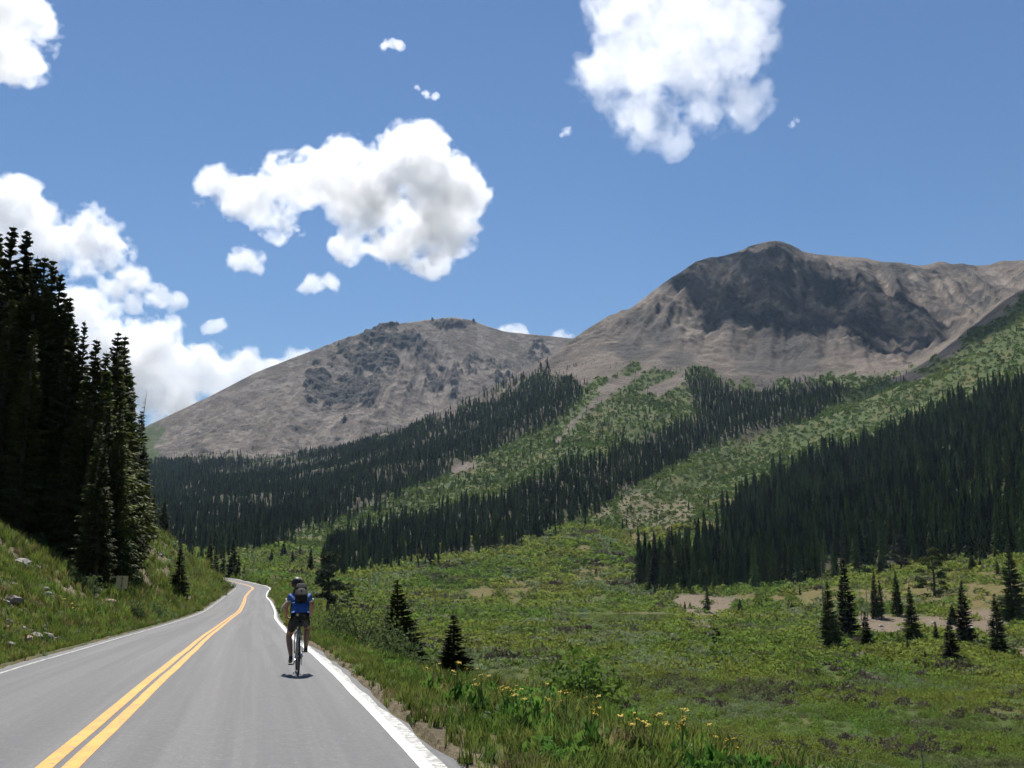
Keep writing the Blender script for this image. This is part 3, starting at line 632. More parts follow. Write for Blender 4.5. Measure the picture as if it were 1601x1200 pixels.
# ------------------------------------------------------------------ trees
NEAR = []
for i, (h_, rd, sp, sl_) in enumerate(((16, 2.4, 0, 1.0), (16, 2.0, .1, .95), (16, 2.7, .05, 1.08), (16, 1.7, .25, .9), (16, 3.4, 0, 1.05))):
    V, F = spruce_near(100+i, h_, rd, 64, 8, sparse=sp*.5, slim=sl_, fat=1.5); NEAR.append(mk_mesh('spruce_crown', V/h_, F, M_NEEDLE))
NEARF = []
for i, (h_, rd, sp, sl_) in enumerate(((16, 2.7, 0, .9), (16, 2.3, 0, .85), (16, 3.0, 0, 1.0), (16, 2.0, .1, .8), (16, 3.4, 0, .95))):
    V, F = spruce_near(150+i, h_, rd, 44, 11, sparse=sp, slim=sl_, fat=2.2); NEARF.append(mk_mesh('spruce_crown', V/h_, F, M_NEEDLE))
V_, Q_, T_ = tube([(0, 0, -.03), (0, 0, .03), (.004, 0, .4), (0, .003, .8), (0, 0, .985)], [.017, .014, .010, .005, .001], 8)
NTRUNK = mk_mesh('spruce_trunk', V_, [np.array(Q_), np.array(T_)], M_BARK, True)
MID = []
for i in range(6):
    V, F = spruce_tiers(300+i, 17, 8, (.85, .95, .75, 1.0, .9, .7)[i], (.14, .155, .12, .175, .13, .105)[i]); V2, Q2, T2 = tube([(0, 0, -.04), (0, 0, .1), (0, 0, .9)], [.014, .012, .002], 5)
    VV_, FF_ = merge([(V, F), (V2, Q2, T2)]); mi = np.concatenate([np.ones(len(FF_[0])), np.zeros(len(F)), np.ones(len(T2))])
    MID.append(mk_mesh('spruce', VV_, FF_, [M_NEEDLE2, M_BARK], mi=mi))
for i in range(2):
    V, F = spruce_tiers(320+i, 15, 7, .8, .09); MID.append(mk_mesh('dying_spruce', V, F, M_DRYN))
FAR = []
for i in range(5):
    V, F = spruce_tiers(400+i, 8, 5, (.9, .8, 1.0, .75, .9)[i], (.145, .13, .165, .11, .155)[i]); FAR.append(mk_mesh('far_spruce', V, F, M_NEEDLE2))
TREES = []
def tree(name, loc, h, crown, trunk, label, cat, group, wid=1.0, rz=0.0, lean=0.0):
    o = bpy.data.objects.new(name, None); COL.objects.link(o); o.empty_display_size = .3; o.location = loc; o.rotation_euler = (lean, 0, rz); o.scale = (h*wid, h*wid, h)
    tag(o, label, cat, group); link('trunk', trunk, o); link('crown', crown, o); TREES.append(o); return o
def tree1(loc, h, mesh, label, group, wid=1.0, rz=0.0, name='spruce_tree'):
    o = link(name, mesh, None, loc); o.scale = (h*wid, h*wid, h); o.rotation_euler = (0, 0, rz); tag(o, label, 'tree', group); TREES.append(o); return o
def px_height(x, y, z, vtop):                    # height of a thing at (x, y, z) whose tip is seen at row vtop
    u0_, v0_, d_ = (float(q) for q in project(x, y, z)); lo, hi = 0.2, 80.0
    for _ in range(40):
        m_ = (lo+hi)/2; v_ = float(project(x, y, z+m_)[1])
        if v_ > vtop: lo = m_
        else: hi = m_
    return lo
# named trees of the meadow, the banks and the verge: (u, base v, top v, width, label)
FT = [
 (1298,1012,908,1.25,'full dark spruce at the left end of the bank-side clump on the right'),
 (1325,998,872,1.1,'tall dark spruce second from the left in the clump by the gravel bank'),
 (1370,967,888,.8,'slender spruce beside the two bare snags above the gravel bank'),
 (1378,966,905,.9,'shorter spruce just right of the slender one above the gravel bank'),
 (1404,962,890,.95,'thin ragged spruce standing alone on the brown terrace between two clumps'),
 (1355,1012,955,1.3,'small pointed spruce in front of the tall bank-side clump'),
 (1427,1005,915,1.35,'full conical spruce in front of the middle of the gravel bank'),
 (1464,1000,970,1.4,'small spruce low against the gravel bank'),
 (1490,976,943,1.5,'small pointed spruce on top of the gravel bank'),
 (1510,1007,906,1.05,'thin spruce with a ragged top at the right part of the gravel bank'),
 (1488,1038,967,1.6,'broad bushy spruce standing forward in the green willows'),
 (1562,1023,926,1.35,'broad dark spruce near the right edge beside the dirt track'),
 (1585,969,849,1.2,'largest dark spruce at the right edge of the meadow'),
 (1520,892,863,1.6,'small conical spruce on the upper right terrace'),
 (1533,892,872,1.6,'smaller twin of the conical spruce on the upper right terrace'),
 (1557,874,852,1.6,'small spruce at the foot of the right forest near the picture edge'),
 (1560,899,874,1.5,'small spruce on the brown grass left of the largest right spruce'),
 (1377,897,865,1.5,'squat dark spruce at the forest foot above the bare snags'),
 (1394,1001,987,1.6,'tiny spruce at the toe of the gravel bank'),
 (1420,1019,998,1.7,'tiny spruce in the willows under the full conical spruce'),
 (1447,1033,1016,1.8,'tiny round spruce in the willows left of the broad bushy one'),
 (1391,948,937,1.8,'tiny spruce on the brown terrace'),
 (1003,911,861,1.0,'outermost spruce at the left tip of the right forest'),
 (1012,906,870,1.0,'short spruce behind the outermost tree of the right forest tip'),
 (1026,915,835,.95,'tall spruce third from the left tip of the right forest'),
 (1037,914,845,.9,'narrow spruce between two tall ones at the left forest tip'),
 (1046,917,824,1.0,'tallest spruce at the left tip of the right forest'),
 (1075,916,832,1.0,'tall spruce right of the bare pole-like snag'),
 (1015,923,904,1.5,'small spruce in front of the left forest tip'),
 (1027,923,909,1.5,'very small spruce in front of the left forest tip'),
 (1047,933,921,1.9,'little round spruce left of the sandy cut bank'),
 (1106,957,915,1.3,'bushy spruce growing from the middle of the sandy cut bank'),
 (1071,953,939,1.4,'tiny spruce at the foot of the sandy cut bank'),
 (1079,951,940,1.4,'tinier spruce beside the one at the foot of the sandy cut bank'),
 (1157,962,936,1.7,'bushy spruce at the right end of the sandy cut bank'),
 (1189,945,934,1.9,'small bushy spruce on the terrace right of the cut bank'),
 (989,913,894,1.5,'small lone spruce left of the right forest tip'),
 (1130,802,760,1.0,'lone spruce standing above the right forest edge'),
 (1146,809,777,1.0,'slimmer spruce beside the lone one above the right forest edge'),
 (1087,826,808,1.4,'short spruce on the open slope above the right forest tip'),
 (1221,920,909,1.7,'tiny spruce on the terrace left of the snag clump'),
 (1251,930,917,1.6,'tiny pointed spruce on the terrace close to the snag clump'),
 (1215,975,962,1.7,'tiny spruce among willows below the terrace'),
 (1238,953,940,1.7,'tiny spruce at the terrace lip'),
 (424,882,857,1.3,'dark spruce on the pale grassy knoll, leftmost of the row'),
 (457,882,859,1.2,'dark spruce in the middle of the grassy knoll'),
 (469,873,848,1.1,'slim spruce high on the grassy knoll'),
 (485,896,855,1.3,'largest spruce of the grassy knoll, beside the forest'),
 (443,871,844,1.2,'spruce at the upper left of the grassy knoll'),
 (471,897,886,2.0,'round little spruce at the foot of the grassy knoll'),
 (424,891,886,2.2,'tiny dark shrub-like spruce on the grassy knoll'),
 (665,885,868,1.2,'tiny spruce on the fan of meadow, left of a pair'),
 (685,884,870,1.2,'tiny spruce on the fan of meadow, right of a pair'),
 (955,857,845,1.4,'tiny spruce on the brown meadow slope'),
 (932,897,886,1.8,'small round spruce on the brown meadow slope'),
 (278,938,845,1.35,'bushy spruce beside the road below the left cut slope'),
 (297,871,845,1.5,'small spruce on the skyline of the left cut slope'),
 (310,878,861,1.5,'smaller spruce on the skyline of the left cut slope'),
 (325,893,871,1.5,'small spruce low on the skyline of the left cut slope'),
]
DEP = [  # trees whose foot is hidden: (u, depth, top v, width, label)
 (625,44,903,2.3,'conical spruce below the verge behind the willow bush'),
 (711,27,956,2.9,'dark conical spruce below the verge beside the yellow flowers'),
 (334,262,834,1.2,'dark spruce beyond the road bend, nearest the left slope'),
 (344,268,855,1.2,'short spruce beyond the road bend'),
 (356,266,860,1.2,'spruce in the row beyond the road bend'),
 (370,262,843,1.25,'tallest dark spruce in the row beyond the road bend'),
 (379,256,866,1.3,'spruce just right of the tallest one beyond the road bend'),
 (388,246,884,1.7,'squat spruce at the right end of the row beyond the bend'),
 (403,236,896,1.6,'tiny spruce on the outside of the road bend'),
 (260,215,775,1.2,'dark spruce rising behind the skyline of the left slope'),
 (243,205,770,1.2,'dark spruce behind the left slope, close to the tall stand'),
]
rr_ = random.Random(5)
for k, (u, vb_, vt, w, lab) in enumerate(FT):
    w *= 1.2
    x, y, z = hit(u, vb_); h = px_height(x, y, z, vt)
    if h*FPX/max(y, 1) > 55 or y < 120: tree('spruce_tree', (x, y, z-.05), h, (NEAR if y < 110 else NEARF)[k % 5], NTRUNK, lab, 'tree', 'spruces standing singly or in small clumps', w*(.85 if k % 5 == 4 else 1.0), rr_.uniform(0, 6))
    else: tree('spruce_tree', (x, y, z-.05), h, NEARF[(k*3) % 5], NTRUNK, lab, 'tree', 'spruces standing singly or in small clumps', w, rr_.uniform(0, 6))
for k, (u, d, vt, w, lab) in enumerate(DEP):
    x, y, z = at_depth(u, d); h = px_height(x, y, z, vt)
    tree('spruce_tree', (x, y, z-.05), h, NEARF[(k*2+4) % 5], NTRUNK, lab, 'tree', 'spruces standing singly or in small clumps', w*.9, rr_.uniform(0, 6))
# the tall stand on the left slope
tops_u = [-60, 4, 22, 30, 48, 60, 78, 88, 104, 124, 140, 158, 170, 180, 190, 215, 232]; tops_v = [330, 358, 405, 398, 405, 425, 462, 505, 500, 528, 560, 516, 522, 570, 605, 700, 770]
STAND = [(-60,690),(-30,790),(0,818),(60,858),(105,905),(150,930),(200,912),(222,880),(229,800),(205,770),(150,690),(60,600)]
n_st = 0; placed = []
LSTAND = 'tall dark spruce in the dense stand on the left slope'
for (u, vt, vb_) in ((4,358,812),(22,400,830),(34,398,835),(48,405,838),(62,425,845),(78,462,860),(89,502,875),(104,500,885),(124,528,905),(158,516,905),(170,522,900),(190,605,895),(141,548,910),(207,640,880),(-20,350,805),(215,690,872),(180,575,890)):
    x, y, z = hit(u, vb_-14); h = px_height(x, y, z, vt)
    lb = {4: 'tallest spruce at the left edge of the picture', 158: 'twin-topped spruce at the right shoulder of the left stand', 104: 'slender-tipped spruce in the middle of the left stand', 215: 'low dark spruce at the right end of the left stand', 190: 'thin spruce near the right end of the left stand'}.get(u, LSTAND)
    tree('spruce_tree', (x, y, z-.1), h, NEAR[n_st % 4], NTRUNK, lb, 'tree', 'spruces of the left stand', 1.45 if u not in (104, 190) else 1.0, rr_.uniform(0, 6)); placed.append((x, y)); n_st += 1
tries = 0
while n_st < 86 and tries < 6000:
    tries += 1; u = rr_.uniform(-55, 226); v = rr_.uniform(620, 925)
    if poly_sd(np.array([u]), np.array([v]), STAND)[0] < 4: continue
    x, y, z = hit(u, v)
    if y > 170 or min((x-a)**2+(y-b)**2 for a, b in placed) < 3.2: continue
    tv = np.interp(u, tops_u, tops_v)+rr_.uniform(6, 150); h = px_height(x, y, z, tv)
    if h < 5 or h > 26: continue
    tree('spruce_tree', (x, y, z-.1), h, NEAR[rr_.randrange(4)], NTRUNK, LSTAND, 'tree', 'spruces of the left stand', rr_.uniform(1.25, 1.6), rr_.uniform(0, 6)); placed.append((x, y)); n_st += 1

# forests on the far slopes
FA = [(205,724),(300,716),(440,704),(590,680),(700,650),(780,617),(850,580),(895,575),(915,600),(885,645),(800,695),(700,742),(600,785),(500,822),(440,850),(330,880),(225,850)]
FB = [(505,900),(650,880),(770,862),(868,832),(920,797),(1000,757),(1100,702),(1265,656),(1300,625),(1330,605),(1250,600),(1185,612),(1140,604),(1118,594),(1105,580),(1080,580),(1075,610),(1085,645),(1010,690),(900,722),(800,765),(700,795),(600,822),(515,846)]
FC = [(992,918),(1100,924),(1250,908),(1400,884),(1640,856),(1640,588),(1500,634),(1410,672),(1330,705),(1215,742),(1160,800),(1120,835),(1085,880),(1010,900)]
FL = [(205,690),(228,662),(262,665),(225,705)]
GAPS = [((430,720),70,12,.85), ((735,725),34,12,.8), ((1030,800),40,16,.4), ((1235,760),26,22,.5), ((1160,880),16,8,.5)]
sp = 4.3
gx_, gy_ = np.meshgrid(np.arange(-1500, 1600, sp), np.arange(250, 2100, sp), indexing='ij')
X = (gx_+RNG.uniform(-.48, .48, gx_.shape)*sp).ravel(); Y = (gy_+RNG.uniform(-.48, .48, gx_.shape)*sp).ravel()
keep = np.abs(X) < Y*.62; X, Y = X[keep], Y[keep]; Zt = hz(X, Y); U, Vv, _ = project(X, Y, Zt); rng_ = np.hypot(X, Y)
wv = 44*(fbm(X/60, Y/60, 5, 201, gain=.6)-.5)
def dens(P, f=7, w=1.0): return smooth(-f, f, poly_sd(U, Vv, P)+wv*w)
dA, dB, dC = dens(FA, 14), dens(FB, 9, .7), dens(FC, 8, .7)
D = np.maximum.reduce([dA*.9, dB*.95, dC*.95])
clear = smooth(.57, .68, fbm(X/120, Y/120, 4, 205)); D *= 1-.55*clear*(dA > .5)-.6*smooth(.53, .62, fbm(X/45, Y/45, 4, 207))*(dC > .5)
for (cu, cv), ru, rv, k in GAPS: D *= 1-k*np.exp(-((U-cu)/ru)**2-((Vv-cv)/rv)**2)
# scattered trees on the brushy slopes and along the treeline
BR = [(225,870),(420,850),(520,880),(640,878),(870,830),(1000,752),(1270,650),(1430,600),(1601,560),(1601,600),(1300,720),(1130,810),(1000,840),(900,850)]
scr_t = np.clip(bil(scree, X, Y), 0, 1)
bandM = [(430,850),(620,780),(820,690),(900,640),(1000,580),(1080,590),(1080,640),(1000,690),(880,722),(700,795),(560,835)]
D = np.maximum(D, .26*dens(bandM)); D = np.maximum(D, .05*dens([(1000,840),(1130,780),(1290,690),(1420,640),(1601,560),(1601,500),(1430,590),(1280,660),(1110,705),(1000,760),(900,810)]))
tl = np.exp(-((Vv-np.interp(U, [200, 330, 440, 590, 700, 880, 1000, 1080, 1200, 1330], [705, 690, 690, 662, 632, 565, 572, 582, 600, 592]))/12)**2); D = np.maximum(D, .16*tl*(rng_ > 1100)*(U < 1420))
D *= 1-.93*scr_t*(1-.55*tl); D[(rng_ < 380)] = 0; D = np.maximum(D, .030*((scr_t < .3) & (rng_ > 430) & (U > 560) & (Vv < 850)))
Ss, _, _ = road_sz(X, Y); D[(Ss < 12) & (rng_ < 600)] = 0
sel = RNG.random(len(X)) < D; X, Y, Zt, U, Vv, rng_ = X[sel], Y[sel], Zt[sel], U[sel], Vv[sel], rng_[sel]; inC = dC[sel] > .4; inB = dB[sel] > .4
Hh = RNG.uniform(5, 13.5, len(X))*np.where(RNG.random(len(X)) < .25, .6, 1.0)
Hh = np.where(inC, RNG.uniform(10, 22, len(X))*np.where(RNG.random(len(X)) < .2, .65, 1.0), Hh); Hh *= 1-.5*smooth(1150, 1500, rng_)*(U > 860)-.25*smooth(1500, 1900, rng_)
Hh *= np.where((dA[sel] < .3) & ~inB & ~inC, .55, 1.0)
app = Hh/rng_; front = (U > -30) & (U < 1640)
order = np.argsort(-app*front)
n_ind = max(0, 296-len(TREES)); ind = order[:n_ind]; rest = order[n_ind:]
for i in ind:
    lab = 'spruce in the dark forest behind the right meadow' if inC[i] else ('spruce in the dark forest band at the foot of the middle slope' if inB[i] else 'spruce in the forest at the head of the valley')
    tree1((X[i], Y[i], Zt[i]-.2), Hh[i], MID[int(RNG.integers(6))], lab, lab.replace('spruce', 'spruces', 1), float(RNG.uniform(.8, 1.15)), float(RNG.uniform(0, 6)))
mfar = rng_[rest] > 900
rot = np.zeros((len(rest), 3)); rot[:, 2] = RNG.uniform(0, 6.28, len(rest)); rot[:, 0] = RNG.normal(0, .02, len(rest))
wd = RNG.uniform(.75, 1.25, len(rest)); sclv = np.stack([Hh[rest]*wd, Hh[rest]*wd, Hh[rest]], 1)
vid = np.where(mfar, 8+RNG.integers(0, 5, len(rest)), RNG.integers(0, 6, len(rest))); vid = np.where(RNG.random(len(rest)) < .035, 6+RNG.integers(0, 2, len(rest)), vid)
scatter('spruce_forest', MID+FAR, np.stack([X[rest], Y[rest], Zt[rest]-.2], 1), rot, sclv, vid, 'dark spruce forest covering the far slopes')
print('trees', len(TREES), 'forest', len(rest))

# ------------------------------------------------------------------ ground cover (uncountable: stuff)
def protos(fn, mats, n, name): return [mk_mesh(name, *fn(i), mats[i % len(mats)]) for i in range(n)]
W_NEAR = [mk_mesh('willow', *leaf_ball(500+i, 210, .75, .62, .085), M_WILLOW) for i in range(3)]+[mk_mesh('grey_willow', *leaf_ball(510+i, 230, .75, .5, .075), M_SAGE) for i in range(2)]+[mk_mesh('twig_shrub', *leaf_ball(520+i, 150, .7, .6, .13, quad=False, up=.9), M_TWIG) for i in range(2)]
W_FAR = [mk_mesh('willow_far', *leaf_ball(530+i, 60, .75, .55, .19), M_WILLOW) for i in range(3)]+[mk_mesh('grey_willow_far', *leaf_ball(540+i, 60, .75, .45, .17), M_SAGE) for i in range(2)]+[mk_mesh('twig_far', *leaf_ball(550+i, 50, .7, .5, .22, quad=False, up=.9), M_TWIG) for i in range(2)]
def polar_pts(r0, r1, a0, a1, sfun):
    out = []; r = r0
    while r < r1:
        s = sfun(r); n = max(1, int((a1-a0)*r/s)); a = a0+(np.arange(n)+RNG.random(n))*(a1-a0)/n; q = r+RNG.uniform(-.5, .5, n)*s
        out.append(np.stack([np.sin(a)*q, np.cos(a)*q], 1)); r += s
    return np.concatenate(out)
def place(name, pr, XY, size, vid, label, zoff=0.0, tilt=.08, squash=None):
    n = len(XY); rot = np.stack([RNG.normal(0, tilt, n), RNG.normal(0, tilt, n), RNG.uniform(0, 6.28, n)], 1)
    sq = np.ones(n) if squash is None else squash
    P = np.stack([XY[:, 0], XY[:, 1], hz(XY[:, 0], XY[:, 1])+zoff], 1)
    return scatter(name, pr, P, rot, np.stack([size, size, size*sq], 1), vid, label)
POND = [(838,966),(870,960),(960,957),(1040,955),(1068,962),(1050,972),(985,975),(900,973)]
STREAM = [(1122,1030),(1142,1025),(1185,1024),(1188,1029),(1150,1034),(1125,1034)]
XY = polar_pts(16, 620, math.radians(-18), math.radians(31), lambda r: max(.85, r*.0088))
s_, _, _ = road_sz(XY[:, 0], XY[:, 1]); zf = hz(XY[:, 0], XY[:, 1]); u_, v_, _ = project(XY[:, 0], XY[:, 1], zf); r_ = np.hypot(XY[:, 0], XY[:, 1])
dn = smooth(5.2, 7.5, s_)*(1-.95*bil(dirt, XY[:, 0], XY[:, 1])); dn *= 1-.8*bil(dry, XY[:, 0], XY[:, 1])*(r_ > 120)
for P in (POND, STREAM): dn *= 1-smooth(-4, 3, poly_sd(u_, v_, P))
for P in (FB, FC): dn *= 1-.9*smooth(-2, 6, poly_sd(u_, v_, P))
dn *= .45+.55*smooth(.36, .5, fbm(XY[:, 0]/14, XY[:, 1]/14, 3, 301))
k = RNG.random(len(XY)) < dn; XY, r_, u_, v_ = XY[k], r_[k], u_[k], v_[k]
tn = fbm(XY[:, 0]/26+5, XY[:, 1]/26, 3, 310); tw = fbm(XY[:, 0]/17, XY[:, 1]/17+8, 3, 320)
kindv = np.zeros(len(XY), int)
def uv_blob(cu, cv, ru, rv): return np.exp(-((u_-cu)/ru)**2-((v_-cv)/rv)**2)
gsc = smooth(.60, .68, tn)*.6
for b in ((770,1035,70,14),(950,1005,70,7),(860,972,90,5),(1150,1110,90,16),(1010,995,60,5),(870,1085,60,10)): gsc = np.maximum(gsc, uv_blob(*b))
tsc = smooth(.60, .68, tw)*.5
for b in ((1100,1085,60,8),(1250,1090,80,10),(960,1110,40,14),(1000,972,60,4),(1420,1170,80,18),(1300,1050,40,9),(1560,1120,50,14),(1480,1045,40,8)): tsc = np.maximum(tsc, uv_blob(*b))
rr = RNG.random(len(XY)); kindv[rr < gsc*.9] = 1; kindv[(rr > 1-tsc*.6)] = 2
base_id = np.choose(kindv, [RNG.integers(0, 3, len(XY)), 3+RNG.integers(0, 2, len(XY)), 5+RNG.integers(0, 2, len(XY))])
vid = np.where(r_ > 150, 7+base_id, base_id); size = np.maximum(.85, r_*.0088)*RNG.uniform(.75, 1.45, len(XY))*(.75+.5*fbm(XY[:, 0]/7, XY[:, 1]/7, 2, 330))
place('willow_scrub', W_NEAR+W_FAR, XY, size, vid, 'low green and grey willow scrub carpeting the wet meadow', -.05, squash=np.clip(RNG.uniform(.7, 1.2, len(XY))*np.where(r_ > 200, .8, 1), .4, 1.3))
print('willow', len(XY))
# shrubs on the far green slopes
SH = [mk_mesh('slope_shrub', *leaf_ball(560+i, 46, .75, .75, .24), M_SHRUB) for i in range(4)]
XY = polar_pts(430, 1750, math.radians(-21), math.radians(31), lambda r: r*.0042)
zf = hz(XY[:, 0], XY[:, 1]); u_, v_, _ = project(XY[:, 0], XY[:, 1], zf); r_ = np.hypot(XY[:, 0], XY[:, 1]); s_, _, _ = road_sz(XY[:, 0], XY[:, 1])
dn = (1-.97*bil(scree, XY[:, 0], XY[:, 1]))*(1-.8*bil(dirt, XY[:, 0], XY[:, 1]))*(1-.75*bil(dry, XY[:, 0], XY[:, 1])); dn *= .5+.5*smooth(.36, .54, fbm(XY[:, 0]/45, XY[:, 1]/45, 4, 340))
for P in (FA, FB, FC): dn *= 1-.85*smooth(0, 8, poly_sd(u_, v_, P))
dn[(s_ < 15) | (bil(scree, XY[:, 0], XY[:, 1]) > .55)] = 0
k = RNG.random(len(XY)) < dn*.9; XY, r_ = XY[k], r_[k]
place('slope_shrubs', SH, XY, r_*.0024*RNG.uniform(.6, 1.5, len(XY)), RNG.integers(0, 4, len(XY)), 'light green shrubs covering the open mountain slopes', -.1)
print('shrubs', len(XY))
# grass and herbs of both road sides
G = [mk_mesh('grass_tuft', *tuft(600+i, 30, .34, .13), M_GRASS) for i in range(4)]+[mk_mesh('herb', *leaf_ball(610+i, 60, .17, .22, .055), M_HERB) for i in range(2)]+[mk_mesh('pale_herb', *leaf_ball(620, 50, .15, .2, .05), M_SAGE)]
XY = polar_pts(4, 235, math.radians(-44), math.radians(30), lambda r: max(.14, r*.0062))
s_, _, _ = road_sz(XY[:, 0], XY[:, 1]); r_ = np.hypot(XY[:, 0], XY[:, 1])
edge = 3.28+.26*(fbm(XY[:, 0]/.7, XY[:, 1]/.7, 3, 350)-.3)
R_ok = (s_ > edge) & (s_ < 13); L_ok = (s_ < -edge-.05) & (s_ > -60)
d_ = bil(dirt, XY[:, 0], XY[:, 1])*np.where(abs(s_) > 3.9, 1, .35)
dn = (R_ok*smooth(-.05, .22, s_-edge)*1.0+L_ok*smooth(0, .4, -s_-edge))*(1-.93*d_)*(.35+.65*smooth(.33, .5, fbm(XY[:, 0]/1.6, XY[:, 1]/1.6, 3, 351)))
u_, v_, _ = project(XY[:, 0], XY[:, 1], hz(XY[:, 0], XY[:, 1])); dn *= 1-.8*smooth(0, 20, poly_sd(u_, v_, STAND))
k = RNG.random(len(XY)) < dn; XY, s_, r_ = XY[k], s_[k], r_[k]
hb = fbm(XY[:, 0]/1.1, XY[:, 1]/1.1, 3, 360); vid = np.where((hb > .56) & (s_ > 4.2), 4+RNG.integers(0, 2, len(XY)), RNG.integers(0, 4, len(XY))); vid = np.where((RNG.random(len(XY)) < .06), 6, vid)
size = np.maximum(1, r_*.030)*RNG.uniform(.5, 1.3, len(XY))*(.55+.45*smooth(0, 2.2, abs(s_)-3.5))
place('roadside_grass', G, XY, size, vid, 'mixed grass and herbs along both sides of the road', 0, .18)
print('grass', len(XY))

# ------------------------------------------------------------------ water
M_WATER = NT('pond_water'); _w = M_WATER; M_WATER = _w.surf(_w.n('ShaderNodeBsdfPrincipled', {'Base Color': (.030, .034, .020, 1), 'Roughness': .06, 'Specular IOR Level': .5, 'Normal': _w.n('ShaderNodeBump', {'Height': _w.noise(_w.pos(), 1.2, 3), 'Strength': .06, 'Distance': .1}).outputs[0]}).outputs[0])
def water(name, poly, dz, label):
    P = np.array([hit(u, v) for u, v in poly]); z = np.median(P[:, 2])+dz; c = P.mean(0); V = [(p[0], p[1], z) for p in P]+[(c[0], c[1], z)]; n = len(P)
    o = link(name, mk_mesh(name, V, np.array([(n, i, (i+1) % n) for i in range(n)]), M_WATER)); tag(o, label, kind='structure')
water('pond', POND, .15, 'still dark pond reflecting the meadow edge'); water('stream', STREAM, .2, 'short bright reach of stream among willows')

# ------------------------------------------------------------------ bushes, snags, logs, rocks, flowers
def bush(u, d, w, h, label, seed, mat=None, n=1500, leaf=.07, vb_=None):
    x, y, z = hit(u, vb_) if vb_ else at_depth(u, d)
    V, F = leaf_ball(seed, n, 1.0, 1.0, leaf, hollow=.35); V = V*np.array([w/2, w/2*.8, h]) if False else V
    V = V.copy(); V[:, 0] *= w/2; V[:, 1] *= w/2; V[:, 2] *= h
    c = V.reshape(-1, 4, 3).mean(1, keepdims=True); V = (c+(V.reshape(-1, 4, 3)-c)/np.array([w/2, w/2, h])).reshape(-1, 3)
    o = bpy.data.objects.new('willow_bush', None); COL.objects.link(o); o.location = (x, y, z-.05); tag(o, label, 'bush', 'leafy bushes beside the road')
    link('foliage', mk_mesh('foliage', V, F, mat or M_BUSH), o)
    r = random.Random(seed); pr = []
    for k in range(9):
        a = r.uniform(0, 6.28); l = r.uniform(.4, .8); pr.append(tube([(0, 0, -.1), (math.cos(a)*w*.12, math.sin(a)*w*.12, h*.35), (math.cos(a)*w*.35*l, math.sin(a)*w*.35*l, h*l)], [.03, .018, .006], 5))
    link('stems', mk_mesh('stems', *merge(pr), M_BARK), o); return o
for a in ((570, 38, 3.6, 2.0, 'large grey-green willow bush at the verge right of the cyclist', 700), (618, 31, 2.6, 1.55, 'willow bush in front of the conical spruce below the verge', 701), (535, 46, 2.8, 1.5, 'willow bush at the verge close behind the cyclist', 702),
          (905, 17.5, 1.7, 1.05, 'glossy bright green bush on the verge near the bottom of the picture', 703, M_HERB), (600, 43, 3.0, 1.9, 'willow bush rising behind the large verge bush', 708)): bush(*a)
for u, v, w, h, lab, sd in ((240, 968, 2.6, 1.4, 'dense rounded bush beside the road left of the yellow line', 704), (205, 962, 1.8, 1.0, 'low green bush at the foot of the road sign', 709), (318, 916, 4.0, 1.8, 'green bush where the left slope meets the bend', 705), (352, 918, 3.0, 1.5, 'dark green bush on the inside of the road bend', 706), (128, 925, 2.2, 1.3, 'bright sunlit bush against the shadow under the left stand', 707), (60, 858, 2.0, 1.2, 'pale sunlit bush at the top of the left slope', 710)):
    bush(u, 0, w, h, lab, sd, n=1100, leaf=.08, vb_=v)
def round_tree(u, vb_, vt, w, label, mat, cat='tree', seed=1, d=None, n=2600, crown0=.2):
    x, y, z = hit(u, vb_) if d is None else at_depth(u, d); h = px_height(x, y, z, vt); r = np.random.default_rng(seed); VV_, FF_ = [], []; o_ = 0; pr = [tube([(0, 0, -.2), (.02*h, 0, h*.4), (0, .01*h, h*.75), (.01*h, 0, h*.97)], [.030*h, .022*h, .012*h, .004*h], 7)]
    for k in range(26):
        f = crown0+(1-crown0)*(k+.5)/26; a = r.uniform(0, 6.28); R = w*h*.5*(1-f)**.55*(.35+.65*smooth(crown0, crown0+.2, f))*r.uniform(.55, 1.1); c = np.array([math.cos(a)*R, math.sin(a)*R, f*h+.04*h*r.normal()])
        pr.append(tube([(0, 0, max(.05, f-.06)*h), tuple(c*.6+np.array([0, 0, f*h*.4])), tuple(c)], [.009*h, .006*h, .002*h], 4))
        V, F = leaf_ball(seed*50+k, n//26, .095*h*r.uniform(.7, 1.25), .065*h, .030*h, quad=True); VV_.append(V+c-np.array([0, 0, .02*h])); FF_.append(F+o_); o_ += len(V)
    o = bpy.data.objects.new('pine_tree', None); COL.objects.link(o); o.location = (x, y, z); tag(o, label, cat, 'loose-crowned pines')
    link('trunk', mk_mesh('trunk', *merge(pr), M_BARK), o); link('crown', mk_mesh('crown', np.concatenate(VV_), np.concatenate(FF_), mat), o)
round_tree(511, 966, 864, .62, 'loose-crowned pine with a visible trunk right of the cyclist', M_PINE, seed=3, n=2800, crown0=.28)
round_tree(543, 953, 914, .8, 'short bushy pine right of the loose-crowned one', M_PINE, seed=4, crown0=.08)
round_tree(524, 966, 930, .7, 'small pine sapling at the foot of the loose-crowned pine', M_PINE, seed=9, n=900, crown0=.1)
round_tree(1461, 931, 858, .85, 'big rounded dark pine above the white log', M_NEEDLE, seed=5, crown0=.05, n=3600)
round_tree(1409, 895, 838, .6, 'brownish pine at the forest foot', M_DRYN, seed=6, crown0=.15)
round_tree(1120, 1010, 982, .95, 'dark round-topped little tree alone in the wet meadow', M_NEEDLE, seed=7, crown0=.1)
